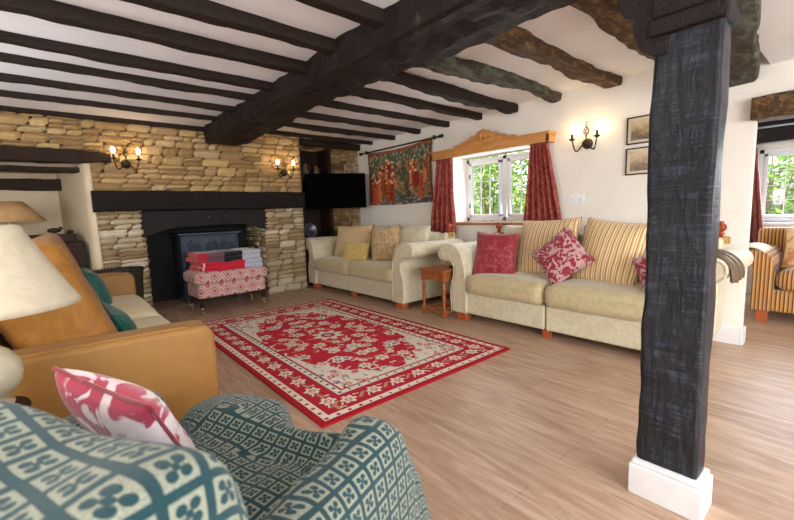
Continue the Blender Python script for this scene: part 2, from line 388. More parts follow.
PAL=[(196,164,112),(180,146,96),(206,176,124),(188,156,108),(170,136,88),(204,172,116),(158,128,88),(214,188,142)]
PALG=[(206,196,168),(190,176,146),(216,206,182),(176,158,124),(196,180,150),(160,138,104)]
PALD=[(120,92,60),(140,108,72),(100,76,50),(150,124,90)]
# ================================================================== SETTING
ZC=2.24; SY=5.5; WX=3.95
structure('floor',B((-1.7,6.6,-3.2,7.0,-.15,0)),'floor')
structure('ceiling',B((-1.7,WX+.1,.52,7.0,ZC,ZC+.2),(-1.7,1.9,-3.2,.52,ZC,ZC+.2),(1.9,WX+.1,-3.2,.52,2.06,ZC+.2)),'ceil')
structure('ceiling_next_room',B((WX+.1,6.6,-3.2,1.0,1.93,ZC+.2)),'ceil')
# stone chimney wall, upper part
V=[];F=[];K=[]
def addm(v,f,k):
    n=len(V); V.extend(v); F.extend([tuple(i+n for i in q) for q in f]); K.extend(k)
fy=lambda u,v,w:(u,SY-w,v)
addm(*masonry([(-1.6,.30,1.86,2.30),(.30,2.83,1.43,2.30)],fy,3,PAL))
fx=lambda u,v,w:(2.83+w,u,v)
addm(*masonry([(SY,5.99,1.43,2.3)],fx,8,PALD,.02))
wl=colored('wall_stone',V,F,K,'stone'); wl['kind']='structure'
structure('wall_stone_core',B((-1.6,.30,SY+.01,SY+.3,1.86,2.3),(.30,2.82,SY+.01,SY+.45,1.43,2.3)),'plaster')
# fireplace piers
V=[];F=[];K=[]
addm(*masonry([(.32,.78,0,1.23)],fy,5,PALG,.03,.05,.09,.14,.28))
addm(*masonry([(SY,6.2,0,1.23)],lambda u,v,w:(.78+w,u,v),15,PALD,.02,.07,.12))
fl=colored('wall_fireplace_left_pier',V,F,K,'stone'); fl['kind']='structure'
V=[];F=[];K=[]
addm(*masonry([(2.22,2.83,.0,1.23)],fy,6,PALG,.035,.06,.12,.12,.26))
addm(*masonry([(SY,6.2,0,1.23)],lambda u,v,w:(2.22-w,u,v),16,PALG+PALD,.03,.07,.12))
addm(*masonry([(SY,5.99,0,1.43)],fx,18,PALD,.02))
fr=colored('wall_fireplace_right_pier',V,F,K,'stone'); fr['kind']='structure'
structure('wall_fireplace_core',B((.35,.77,SY+.01,6.2,0,1.43),(2.23,2.82,SY+.01,6.2,0,1.43),(.35,2.82,6.2,6.4,0,1.43)),'soot')
structure('wall_chimney_throat',B((.78,2.22,SY+.1,6.2,1.25,1.43)),'soot')
# left alcove plaster
bm=bmesh.new()
jm=[(.30,SY-.012),(.345,SY-.03),(.36,SY+.02),(.36,6.6),(.06,6.6),(.06,6.42),(.26,5.62),(.275,5.52)]
prism(bm,jm,0,1.74,lambda a,b,d:(a-.0*d+.015*math.sin(d*3),b,d))
for s in range(0): pass
structure('wall_alcove_jamb',bm,'alcove',bev=.012)
structure('wall_alcove_back',B((-1.7,.1,6.42,6.55,0,2.0)),'alcove')
structure('ceiling_alcove',B((-1.7,.35,SY+.3,6.55,1.7,1.86)),'alcove')
structure('wall_left_of_alcove',B((-1.7,-1.05,SY,6.5,0,1.86)),'alcove')
# right alcove behind the television: stone back
V=[];F=[];K=[]
addm(*masonry([(2.83,3.99,0,2.3)],lambda u,v,w:(u,5.99-w,v),21,PAL+PALD,.02))
addm(*masonry([(5.60,5.99,0,2.3)],lambda u,v,w:(WX-w,u,v),22,PAL,.02))
q=colored('wall_alcove_stone',V,F,K,'stone'); q['kind']='structure'
# right (window) wall with openings
WY0,WY1,WZ0,WZ1=2.32,3.50,.955,1.78
T=.34
bm=B((WX,WX+T,WY1,6.1,0,2.3),(WX,WX+T,1.10,WY0,0,2.3),(WX,WX+T,WY0,WY1,0,WZ0),(WX,WX+T,WY0,WY1,WZ1,2.3),
     (WX,WX+.1,.58,.79,0,2.3),(WX,WX+.1,.79,1.10,0,.8),(WX,WX+.1,.79,1.10,1.78,2.3))
structure('wall_window_side',bm,'plaster')
bm=B((WX,WX+.1,-3.2,.58,1.84,2.3))
structure('wall_over_opening',bm,'plaster')
structure('baseboard_right',B((WX-.018,WX,.581,6,0,.11),(WX-.018,WX+.10,.562,.579,0,.13),(WX-.012,WX,.581,6,.111,.13)),'paint')
structure('wall_behind_camera_left',B((-1.75,-1.6,-3.2,6.6,0,2.3)),'plaster')
structure('wall_rear',B((-1.7,-1.0,-3.3,-3.15,0,2.3),(3.2,6.7,-3.3,-3.15,0,2.3),(-1.0,3.2,-3.3,-3.15,0,.7),(-1.0,3.2,-3.3,-3.15,1.95,2.3)),'plaster')
# next room
NX=6.3
structure('wall_next_room',B((NX,NX+.3,1.0-.12,1.5,0,2.3),(NX,NX+.3,-3.2,-.4,0,2.3),(NX,NX+.3,-.4,.88,0,.86),(NX,NX+.3,-.4,.88,1.70,2.3),(WX+.1,NX+.3,1.0,1.2,0,2.3)),'plaster')
structure('baseboard_next_room',B((NX-.02,NX,-3,1.0,0,.12)),'paint')
# windows --------------------------------------------------------------
def casement(name,x,y0,y1,z0,z1,sashes,rows,cols,handle=True):
    w=thing(name,None,None,(0,0,0),0,None,'structure')
    f=.05; d=.06
    bm=B((x,x+d,y0,y1,z0,z0+f),(x,x+d,y0,y1,z1-f,z1),(x,x+d,y0,y0+f,z0,z1),(x,x+d,y1-f,y1,z0,z1))
    for i in range(1,sashes): yy=y0+(y1-y0)*i/sashes; box(bm,x,x+d,yy-.03,yy+.03,z0,z1)
    obj('window_frame',bm,'upvc',w,bev=.006)
    for i in range(sashes):
        a=y0+(y1-y0)*i/sashes+.05; b=y0+(y1-y0)*(i+1)/sashes-.05; s=.035; xx=x-.012
        sa=obj('sash',B((xx,xx+.05,a,b,z0+.05,z0+.05+s),(xx,xx+.05,a,b,z1-.05-s,z1-.05),(xx,xx+.05,a,a+s,z0+.05,z1-.05),(xx,xx+.05,b-s,b,z0+.05,z1-.05)),'upvc',w,bev=.005)
        obj('pane',B((xx+.02,xx+.028,a+s,b-s,z0+.05+s,z1-.05-s)),'glass',sa)
        bm=bmesh.new()
        for c in range(1,cols): yy=a+s+(b-a-2*s)*c/cols; box(bm,xx+.014,xx+.034,yy-.004,yy+.004,z0+.08,z1-.08)
        for r in range(1,rows): zz=z0+.085+(z1-z0-.17)*r/rows; box(bm,xx+.014,xx+.034,a+s,b-s,zz-.004,zz+.004)
        obj('glazing_bars',bm,'upvc',sa)
        if handle:
            for zz in (z0+.2,z1-.22): obj('hinge',B((xx-.012,xx,a+.006 if i==0 else b-.02,a+.02 if i==0 else b-.006,zz-.03,zz+.03)),'lead',sa)
    return w
casement('window_1',WX+.27,WY0,WY1,WZ0+.01,WZ1-.02,2,3,3)
casement('window_2',WX+.03,.79,1.10,.8,1.78,1,4,2,False)
casement('window_3',NX+.08,-.4,.88,.86,1.70,2,4,3,False)
structure('window_sill_board',B((WX-.05,WX+.27,WY0-.08,WY1+.08,.925,.957)),'sill',bev=.006)
structure('window_sill_next_room',B((NX-.05,NX+.1,-.45,.93,.83,.86)),'paint',bev=.004)
# opening lintel on the right
tag(obj('opening_lintel',timber((WX+.05,-3.1,1.765),(WX+.05,.60,1.765),.22,.155,5,.008,.01),'oldbeam'),'weathered brown and green oak lintel over the opening to the next room','beam')
for i,(x,z,h,lab) in enumerate([(4.75,1.88,.09,'slim black ceiling beam in the next room, nearer the opening'),(5.45,1.88,.09,'black ceiling beam halfway across the next room'),(6.05,1.83,.2,'deep black beam above the window of the next room')]):
    tag(obj('ceiling_beam',timber((x,-3.1,z),(x,.98,z),.13,h,30+i,.005),'beam'),lab,'beam','black beams of the next room')
# ================================================================== BEAMS
def mb(f): return 1+.05*math.sin(f*9)+.06*f
main=tag(obj('main_ceiling_beam',timber((1.71,SY+.2,2.155),(1.72,-1.5,2.14),.40,.215,2,.02,.03,seg=150,hf=lambda f:1+.10*math.sin(f*11+1)*.6,wf=lambda f:1+.06*math.sin(f*13)),'beam'),
  'massive rough black main beam running from the stone wall to the post','beam')
ordn=['nearest the stone wall','second from the stone wall','third from the stone wall','fourth from the stone wall','fifth from the stone wall','sixth from the stone wall','seventh from the stone wall','eighth from the stone wall','ninth from the stone wall']
LY=[5.42,4.84,4.33,3.82,3.40,2.87,2.39,1.90]
LY=[5.42,4.80,4.29,3.79,3.37,2.83,2.37,1.89]
for i,y in enumerate(LY):
    w,hh,zz=(.062,.085,2.240) if i<4 else ((.08,.09,2.232) if i==4 else (.09,.085,2.208))
    y+=(.035 if i<5 else 0)
    tag(obj('ceiling_joist',timber((-1.62,y+nz((i,0,0),3)*.03,zz),(1.55,y,zz-.002),w,hh,40+i,.006,.012),'joist'),
        'dark oak ceiling joist left of the main beam, '+ordn[i],'joist','joists left of the main beam')
RYs=[5.19,4.65,4.12,3.59,3.07,2.60,2.10,1.59,1.06]
RW=[.06,.065,.07,.075,.085,.10,.12,.15,.15]
for i,(y,w) in enumerate(zip(RYs,RW)):
    x1=WX+.02 if i else WX-.02
    m='joist' if i<6 else ('greentint' if i==6 else 'oldbeam'); zz=2.235 if i<4 else (2.222 if i==4 else 2.206)
    hf=(lambda f:1) if i<5 else (lambda f,i=i:1+.25*math.sin(f*5+i))
    tag(obj('ceiling_joist',timber((1.87,y,zz),(x1,y,zz-.008),w,.09,60+i,.008 if i<5 else .014,.02 if i<5 else .05,hf=hf),m),
        ('dark oak' if i<6 else 'crooked worn brown oak')+' ceiling joist right of the main beam, '+ordn[i],'joist','joists right of the main beam')
tag(obj('ceiling_joist',timber((1.9,.36,2.06),(WX+.02,.69,2.05),.17,.17,75,.012,.02,wf=lambda f:.75+.25*f),'greentint'),'weathered timber painted grey-green for shade and reflections, whose end rests on top of the white wall by the opening','joist')
tag(obj('wall_plate',timber((2.84,5.53,2.2),(WX-.01,5.56,2.2),.10,.10,77,.006),'joist'),'dark timber across the top of the television alcove','beam')
# post ---------------------------------------------------------------
po=thing('timber_post','tall black-painted timber post with rough saw marks standing on the floor','post',(1.655,.418,0))
obj('shaft',timber((0,0,.0),(0,0,2.03),.19,.10,11,.005,.006,seg=60),'post',po)
obj('collar',B((-.075,.075,-.110,.110,1.66,1.715),(-.068,.068,-.102,.102,1.715,1.80)),'beam',po,bev=.012)
kp=[(.09,1.60),(.135,1.63),(.16,1.70),(.155,1.745),(.19,1.76),(.21,1.80),(.235,1.90),(.32,1.985),(.42,2.03),(.42,2.04),(.05,2.04),(.05,1.60)]
obj('knee_brace',prism(bmesh.new(),kp,-.055,.06,lambda a,b,d:(d,a,b)),'beam',po,bev=.008)
obj('plinth',B((-.075,.075,-.118,.115,0,.12),(-.067,.067,-.109,.106,.12,.14)),'paint',po,bev=.006)
# lintel of left alcove, mantel etc
tag(obj('alcove_lintel',timber((-1.5,SY-.02,1.79),(.52,SY-.02,1.80),.16,.135,12,.008,.01,hf=lambda f:1.0-.35*max(0,f-.85)/.15),'lintel'),'long brown oak lintel over the white alcove at the left','beam')
tag(obj('alcove_beam',timber((-1.2,5.72,1.68),(.27,5.72,1.68),.2,.05,19,.004,.004),'lintel'),'flat dark board under the ceiling of the white alcove, just behind the lintel','beam')
tag(obj('alcove_beam',timber((-1.2,6.33,1.56),(.13,6.33,1.56),.12,.13,13,.005,.005),'lintel'),'shorter dark beam on the back wall of the white alcove','beam')
tag(obj('mantel_beam',timber((.31,SY-.06,1.328),(2.80,SY-.06,1.335),.16,.225,14,.006,.01),'mantel'),'thick black oak mantel beam over the fireplace','mantel')
hp=[(.74,1.22),(.74,.89),(.86,.94),(1.0,.985),(1.15,1.01),(1.5,1.02),(1.9,1.02),(2.05,1.0),(2.15,.96),(2.27,.92),(2.27,1.22)]
fh=thing('fireplace_hood','black arched hood plate under the mantel beam','hood')
obj('plate',prism(bmesh.new(),hp,SY-.01,SY+.06,lambda a,b,d:(a,d,b)),'soot',fh,bev=.01)
for k in range(3):
    bm=bmesh.new(); bmesh.ops.create_icosphere(bm,subdivisions=2,radius=.02,matrix=Matrix.Translation((1.3+.2*k,SY-.015,1.13))); obj('rivet',bm,'stove',fh,smooth=True)
# ================================================================== SOFAS
def arm_profile(k=1):
    pts=[(0,.07),(.012,.18),(.012,.30),(-.018,.42),(-.035,.50),(-.02,.565),(.03,.605),(.085,.60),(.125,.605),(.165,.635),(.18,.675),(.17,.72),(.13,.755),(.06,.765),(-.02,.755),(-.08,.72),(-.125,.65),(-.155,.55),(-.17,.44),(-.175,.30),(-.175,.07)]
    # catmull smoothing
    out=[]
    for i in range(len(pts)-1):
        p0=pts[max(i-1,0)];p1=pts[i];p2=pts[i+1];p3=pts[min(i+2,len(pts)-1)]
        for t in (0,.5):
            out.append(tuple(.5*((2*p1[j])+(-p0[j]+p2[j])*t+(2*p0[j]-5*p1[j]+4*p2[j]-p3[j])*t*t+(-p0[j]+3*p1[j]-3*p2[j]+p3[j])*t**3) for j in (0,1)))
    out.append(pts[-1]); return out
def cream_sofa(label,loc,L):
    s=thing('sofa',label,'sofa',loc,R(-90),'pale cream roll-arm sofas')
    h=L/2
    for sg in(-1,1):
        bm=bmesh.new(); a0,a1=sorted((sg*.006,sg*(h-.13))); box(bm,a0,a1,.035,.86,.07,.285)
        obj('base',bm,'cream',s,bev=.018,seg=3)
        bm=bmesh.new(); prism(bm,arm_profile(),0.0,.88,lambda a,b,d:(sg*(h+a),d,b)); a=obj('arm',bm,'cream',s,bev=.022,seg=3)
        pr=[(a_*.93-.0,b_) for a_,b_ in arm_profile()]
        bm=bmesh.new(); tube(bm,[(sg*(h+a_),-.002,b_) for a_,b_ in arm_profile()],.006,6); obj('piping',bm,'cream',a,smooth=True)
        o=obj('seat_cushion',softbox(h-.18,.74,.185,seed=sg+3,e=.33,puff=.025,wr=.01),'cream2',s,smooth=True,loc=(sg*(h-.18+.01)/2,.345,.375))
        bm=bmesh.new(); prism(bm,[(sg*.0,.1),(sg*.0,.86),(sg*.35,.87),(sg*(h-.26),.84),(sg*(h-.09),.80),(sg*(h-.05),.84),(sg*(h+.02),.84),(sg*(h+.02),.1)],.70,.90,lambda a,b,d:(a,d+.06*(b-.5)-.02,b)); obj('backrest',bm,'cream',s,bev=.03,seg=3)
        o=obj('back_cushion',pillow(h-.19,.50,.24,seed=sg+9,pinch=.03),'cream',s,smooth=True,loc=(sg*.43,.63,.69)); o.rotation_euler=(R(-14),0,0)
        bm=bmesh.new(); lathe(bm,[(.016,0),(.016,.02),(.028,.03),(.012,.045),(.03,.06),(.036,.08),(.03,.10),(.012,.115),(.018,.122),(.0,.13)],16,(sg*(h-.01),.80,.835)); obj('finial',bm,'finial',s,smooth=True)
        bm=bmesh.new(); 
        for q in range(3): tube(bm,[(sg*(h-.01)+.05*math.cos(t),.80+.05*math.sin(t),.80+.018*q) for t in [2*PI*i/16 for i in range(17)]],.01,6)
        obj('cord',bm,'cord',s,smooth=True)
        for yy in (.02,.78):
            bm=bmesh.new(); x=sg*(h-.1); prism(bm,[(-.055,0),(.045,0),(.065,.075),(-.07,.075)],yy,yy+.1,lambda a,b,d:(x+a*sg,d,b)); f=obj('foot',bm,'footwood',s,bev=.004)
    obj('foot',B((-.03,.03,.05,.11,0,.075)),'footwood',s,bev=.003)
    return s
cream_sofa('pale cream roll-arm sofa under the tapestry with beige and yellow cushions',(2.89,4.43,0),2.18)
cream_sofa('pale cream roll-arm sofa under the window with red and striped cushions',(3.03,1.715,0),2.02)
# cushions on sofa under window : rz=+90 -> local x = +Y, normal -X
q=R(90)
cushion('cushion','plain red damask cushion against the left arm of the window sofa','redcush',.43,.44,.15,(3.27,2.36,.665),R(108),R(16),R(-2),1,None,'redcush')
cushion('cushion','gold striped cushion behind the diamond-turned red cushion','stripe',.60,.56,.17,(3.50,1.95,.735),R(88),R(20),R(3),2,'gold striped cushions','stripe')
cushion('cushion','silver and crimson damask cushion turned on its corner like a diamond','redcush2',.40,.40,.14,(3.27,1.69,.685),R(94),R(20),R(42),3,None,'redcush2')
cushion('cushion','gold striped cushion nearest the post','stripe',.54,.56,.17,(3.45,1.36,.72),R(86),R(20),R(-6),4,'gold striped cushions','stripe')
cushion('cushion','crimson and silver cushion half hidden behind the post','redcush2',.33,.36,.13,(3.24,.90,.60),R(100),R(22),R(20),5,None,'redcush2')
# cushions on the tapestry sofa
cushion('cushion','large beige striped cushion with tassels at the far end of the tapestry sofa','stripe1',.66,.50,.22,(3.31,4.90,.70),R(108),R(18),R(2),6,None,'cord','cord')
cushion('cushion','small yellow oblong cushion in front of the beige striped one','yellow',.46,.27,.13,(3.11,4.56,.585),R(104),R(18),R(-2),7,None,'yellow')
cushion('cushion','beige paisley cushion with tassels leaning beside the small yellow cushion','beigepat',.42,.50,.19,(3.26,4.08,.69),R(114),R(22),R(10),8,None,'cord','cord')
# rope throw over the right arm of sofa 2
bm=bmesh.new()
tv=thing('folded_throw','olive folded throw hanging over the right arm of the window sofa','throw')
bm=bmesh.new(); 
def tw(a,b): return None
pts=[]
n1,n2=16,12; G={}
for i in range(n1+1):
    t=i/n1; 
    for j in range(n2+1):
        s=j/n2; ang=R(150)*t-R(50)
        rr=.155; x=3.10+.24*s+.02*math.sin(t*5+s*4); y=.66-rr*math.sin(ang)*1.05+.012*math.sin(s*18); z=.64+rr*math.cos(ang)+.006*math.sin(s*22)
        G[i,j]=bm.verts.new((x,y,z))
for i in range(n1):
    for j in range(n2): bm.faces.new((G[i,j],G[i+1,j],G[i+1,j+1],G[i,j+1]))
o=obj('cloth',bm,'greyvase',tv,smooth=True); md=o.modifiers.new('s','SOLIDIFY'); md.thickness=.012
# ---- yellow sofa (facing +X)
ys=thing('sofa','gold velvet sofa with square arms facing the rug','sofa',(.475,3.06,0),R(90))
# local x = world Y (centre 3.05), local y = -X
hl=1.26
for sg in(-1,1):
    bm=bmesh.new(); a0,a1=sorted((sg*hl,sg*(hl-.17))); 
    prism(bm,[(0,.03),(0,.60),(.012,.635),(.03,.648),(.12,.652),(.9,.66),(.95,.64),(.95,.03)],a0,a1,lambda a,b,d:(d,a,b)); ar=obj('arm',bm,'tancloth',ys,bev=.03,seg=4)
    obj('piping',tube(bmesh.new(),[(sg*(hl-.02) ,.004,.05),(sg*(hl-.02),.004,.55),(sg*(hl-.02),.035,.62),(sg*(hl-.02),.12,.655),(sg*(hl-.02),.9,.66)],.006,6),'tancloth',ar,smooth=True)
    obj('seat_cushion',softbox(hl-.18,.78,.17,seed=sg+5,e=.4,puff=.025,wr=.008),'goldseat',ys,smooth=True,loc=(sg*(hl-.175)/2,.36,.385))
    bmm=softbox(hl-.19,.30,.62,seed=sg+7,e=.22,wr=.008)
    o=obj('back_cushion',bmm,'goldpat',ys,smooth=True,loc=(sg*(hl-.18)/2,.515,.71)); o.rotation_euler=(R(-21),0,0)
    for yy in(.03,.85): obj('foot',B(*[(sg*(hl-.1)-.03,sg*(hl-.1)+.03,yy,yy+.06,0,.06)]),'sideboard',ys,bev=.004)
obj('base',B((-hl+.15,hl-.15,.03,.93,.05,.30)),'tancloth',ys,bev=.02)
obj('backrest',B((-hl+.10,hl-.10,.74,.95,.25,.80)),'gold',ys,bev=.05,seg=4)
cushion('cushion','teal velvet cushion farther along the gold sofa','teal',.36,.36,.14,(.17,3.75,.585),R(-90),R(18),R(2),21,'teal cushions on the gold sofa','teal')
cushion('cushion','teal velvet cushion nearer on the gold sofa, lying lower','teal',.30,.28,.12,(.215,2.62,.515),R(-88),R(24),R(6),22,'teal cushions on the gold sofa','teal')
# ---- green armchair with throw
O=Vector((.12,.894)); fdir=Vector((.88,.47)).normalized(); ang=math.atan2(fdir.y,fdir.x)
ac=thing('armchair','armchair covered by a green lattice throw in the near left corner','armchair',(O.x,O.y,0),ang)
obj('seat',softbox(.85,.60,.30,seed=1,e=.3),'teal',ac,smooth=True,loc=(.06,0,.28))
obj('backrest',B((-.43,-.29,-.40,.40,.05,.79)),'teal',ac,bev=.05)
for sg in(-1,1):
    obj('arm',B((-.34,.24,*sorted((sg*.30,sg*.43)),.05,.54)),'teal',ac,bev=.05)
    for x in(-.36,.34): obj('leg',B((x-.025,x+.025,sg*.36-.025,sg*.36+.025,0,.1)),'orange',ac,bev=.004)
st=.0125
xs=np.arange(-.66,.80,st); ysl=np.arange(-.66,.70,st); X,Y=np.meshgrid(xs,ysl,indexing='ij')
def sb(lo,hi,v,e): return 1/(1+np.exp(-(v-lo)/e))*1/(1+np.exp((v-hi)/e))
H=np.full(X.shape,.10)
def up(z,m):
    global H; H=np.maximum(H,.10+(z-.10)*m)
up(.455+.0*X,sb(-.45,.30,X,.012)*sb(-.43,.43,Y,.012))
up(.495-.25*np.clip(X-.40,0,1)**1.5*2-.9*np.clip(.36-X,0,.05),sb(.2,.585-.15/(1+np.exp((Y-.06)/.03)),X,.016)*sb(-.43,.42,Y,.016))
up(.645-2.6*(np.abs(Y)-.365)**2-.03*(Y>0),sb(-.40,.275,X,.010)*(sb(.28,.46,Y,.008)+sb(-.46,-.285,Y,.008)))
up(.875+.05*np.clip(-Y-.25,0,.3)-1.0*(X+.33)**2,sb(-.46,-.222,X,.008)*sb(-.475,.46,Y,.006))
def blur(A,k):
    ker=np.exp(-np.linspace(-2,2,2*k+1)**2/1.2); ker/=ker.sum()
    P=np.pad(A,k,mode='edge'); P=np.apply_along_axis(lambda r:np.convolve(r,ker,'valid'),0,P); return np.apply_along_axis(lambda r:np.convolve(r,ker,'valid'),1,P)
H=blur(H,2)
# gathers
fold=np.zeros(H.shape)
for i in range(H.shape[0]):
    for j in range(H.shape[1]):
        x,y=xs[i],ysl[j]; fold[i,j]=nz((x*1.0,y*1.0,0),5,3)*.02+nz((x,y,0),11,5)*.006
H=np.maximum(.035,H+fold*np.clip((H-.1)/.2,0,1))
# cloth coordinates: distance along the cloth measured from the crown of each part
GX,GY=np.gradient(blur(H,1),st); GN=np.sqrt(GX**2+GY**2)+.08
Z0=np.where(X<-.21,.875,np.where(np.abs(Y)>.27,.64,.47))
U=X+(Z0-H)*(-GX/GN); Vv=Y+(Z0-H)*(-GY/GN)
keep=H>.115
verts=[(float(xs[i]),float(ysl[j]),float(H[i,j])) for i in range(len(xs)) for j in range(len(ysl))]
nyy=len(ysl); faces=[]
for i in range(len(xs)-1):
    for j in range(nyy-1):
        if keep[i,j] and keep[i+1,j] and keep[i,j+1] and keep[i+1,j+1]: faces.append((i*nyy+j,(i+1)*nyy+j,(i+1)*nyy+j+1,i*nyy+j+1))
th=obj('throw',(verts,[],faces),'throw',None,smooth=True)
uvl=th.data.uv_layers.new(name='UVMap'); fu=U.ravel(); fv=Vv.ravel()
li=np.empty(len(th.data.loops),dtype=np.int32); th.data.loops.foreach_get('vertex_index',li)
uvl.data.foreach_set('uv',np.stack([fu[li],fv[li]],1).astype(np.float32).ravel())
bmx=bmesh.new(); bmx.from_mesh(th.data); bmesh.ops.delete(bmx,geom=[v for v in bmx.verts if not v.link_faces],context='VERTS'); bmx.to_mesh(th.data); bmx.free()
th.location=(O.x,O.y,0); th.rotation_euler=(0,0,ang)
md=th.modifiers.new('s','SOLIDIFY'); md.thickness=.008; md.offset=1
md=th.modifiers.new('u','SUBSURF'); md.levels=1; md.render_levels=1
tag(th,'green and cream lattice patterned throw draped over the near armchair','throw')
cushion('cushion','pink and white damask cushion propped in the near green armchair','pinkcush',.31,.32,.13,(.095,1.165,.595),R(-66),R(30),R(12),31,None,'redcush')
# ================================================================== RUG
rx0,rx1,ry0,ry1=.945,2.63,1.76,4.50
ra,rb=(rx1-rx0)/2,(ry1-ry0)/2; g=.0075
nx=int(2*ra/g); ny=int(2*rb/g)
S,Tt=np.meshgrid((np.arange(nx)+.5)/nx*2*ra-ra,(np.arange(ny)+.5)/ny*2*rb-rb,indexing='ij')
def cc(r,g_,b): return np.array([lin(r),lin(g_),lin(b)])
RED=cc(204,36,60); DRED=cc(172,20,38); CRM=cc(234,224,208); TAN=cc(196,150,110); BLU=cc(96,96,110); DK=cc(96,40,40); PNK=cc(206,110,100)
img=np.empty(S.shape+(3,)); D=np.minimum(ra-abs(S),rb-abs(Tt)); rr=random.Random(4)
img[:]=RED; img[D<.25]=CRM; 
a_,b_=abs(S),abs(Tt)
along=np.where(ra-a_<rb-b_,Tt,S)
# field: cream corners, red scalloped centre
fa,fb=ra-.31,rb-.31
th_=np.arctan2(Tt/fb,S/fa); rad=np.sqrt((S/(fa*1.02))**2+(Tt/(fb*.99))**2)
infield=D>.31; img[infield]=CRM
sc_=.94+.05*np.abs(np.sin(th_*9))-.0
medal=(rad<sc_)&infield; img[medal]=RED
img[(D<=.31)&(D>.25)]=CRM
dots=(np.abs(((along/.075)%1)-.5)<.13)&(np.abs(D-.28)<.010); img[dots]=BLU
img[(abs(D-.31)<.006)|(abs(D-.25)<.006)]=DRED
main_b=(D<=.25)&(D>.085); img[main_b]=RED*.85
img[(D<=.085)&(D>.04)]=CRM; dd=(np.abs(((along/.075)%1)-.5)<.13)&(np.abs(D-.057)<.009); img[dd]=RED
img[abs(D-.085)<.006]=DRED; img[D<=.04]=DRED
def flower(cx,cy,r,n,col,cen,mask,rot=0,sym=True):
    for sx in ((1,-1) if sym else (1,)):
        for sy in ((1,-1) if sym else (1,)):
            dx=S-cx*sx; dy=Tt-cy*sy; q=np.hypot(dx,dy); m=(q<r*1.4)
            t=np.arctan2(dy,dx); pet=q<r*(.82+.17*np.cos(n*t+rot))
            img[m&pet&mask]=col; img[(q<r*.42)&mask]=cen; img[(q<r*.2)&mask]=col
def leaf(cx,cy,l,w,an,col,mask):
    for sx in (1,-1):
        for sy in (1,-1):
            dx=(S-cx*sx)*sx; dy=(Tt-cy*sy)*sy; u=dx*math.cos(an)+dy*math.sin(an); v=-dx*math.sin(an)+dy*math.cos(an)
            img[((u/l)**2+((v-w*np.sin(u/l*2))/w)**2<1)&mask]=col
for k in range(110):
    cx,cy=rr.uniform(0,fa),rr.uniform(0,fb); leaf(cx,cy,rr.uniform(.02,.036),rr.uniform(.007,.011),rr.uniform(0,PI),rr.choice([CRM,CRM,TAN,PNK]),medal)
for k in range(26):
    cx,cy=rr.uniform(0.03,fa),rr.uniform(0.03,fb); flower(cx,cy,rr.uniform(.034,.06),rr.choice([5,6,7]),CRM,rr.choice([TAN,BLU,PNK]),medal,rr.random()*6)
for k in range(70):
    cx,cy=rr.uniform(0,fa),rr.uniform(fb*.3,fb); leaf(cx,cy,rr.uniform(.012,.026),.005,rr.uniform(0,PI),rr.choice([BLU,PNK,TAN,DK]),infield&~medal)
for k in range(16):
    cx,cy=rr.uniform(fa*.5,fa),rr.uniform(fb*.5,fb); flower(cx,cy,.028,6,rr.choice([PNK,RED,BLU]),CRM,infield&~medal)
flower(0,0,.15,8,CRM,BLU,medal,0,False); flower(0,0,.07,8,RED,CRM,medal,0,False)
flower(0,.42,.075,6,CRM,TAN,medal); flower(.2,.2,.06,6,CRM,PNK,medal); flower(.28,.62,.055,6,CRM,BLU,medal); flower(.0,.8,.06,6,CRM,TAN,medal)
for y in np.arange(0.0,rb-.1,.19): flower(ra-.168,y,.055,6,CRM,PNK,main_b,1); leaf(ra-.168,y+.095,.045,.012,1.2,TAN,main_b); leaf(ra-.14,y+.06,.02,.007,.4,CRM,main_b); leaf(ra-.20,y+.12,.02,.007,2.4,CRM,main_b)
for x in np.arange(0.0,ra-.1,.19): flower(x,rb-.168,.055,6,CRM,PNK,main_b,1); leaf(x+.095,rb-.168,.045,.012,.3,TAN,main_b); leaf(x+.06,rb-.14,.02,.007,.4,CRM,main_b); leaf(x+.12,rb-.2,.02,.007,2.4,CRM,main_b)
gx=np.linspace(rx0,rx1,nx+1); gy=np.linspace(ry0,ry1,ny+1)
vv=np.empty((nx+1,ny+1,3)); vv[...,0]=gx[:,None]; vv[...,1]=gy[None,:]; vv[...,2]=.012
top=[tuple(p) for p in vv.reshape(-1,3)]
idx=np.arange((nx+1)*(ny+1)).reshape(nx+1,ny+1)
fc=np.stack([idx[:-1,:-1],idx[1:,:-1],idx[1:,1:],idx[:-1,1:]],-1).reshape(-1,4).tolist()
n0=len(top); top+=[(rx0,ry0,.001),(rx1,ry0,.001),(rx1,ry1,.001),(rx0,ry1,.001)]
c4=[int(idx[0,0]),int(idx[-1,0]),int(idx[-1,-1]),int(idx[0,-1])]
side=[(c4[i],n0+i,n0+(i+1)%4,c4[(i+1)%4]) for i in range(4)]
cols=np.concatenate([img.reshape(-1,3),np.ones((nx*ny,1))],1)
me=bpy.data.meshes.new('rug'); me.from_pydata(top,[],fc+side)
at=me.color_attributes.new('Col','FLOAT_COLOR','CORNER')
arr=np.concatenate([np.repeat(cols,4,axis=0),np.tile(np.append(DRED,1),(16,1))]).astype(np.float32); at.data.foreach_set('color',arr.ravel())
me.materials.append(M['rug']); rg=bpy.data.objects.new('rug',me); C.objects.link(rg); tag(rg,'large red Persian rug with cream borders lying on the laminate floor','rug')
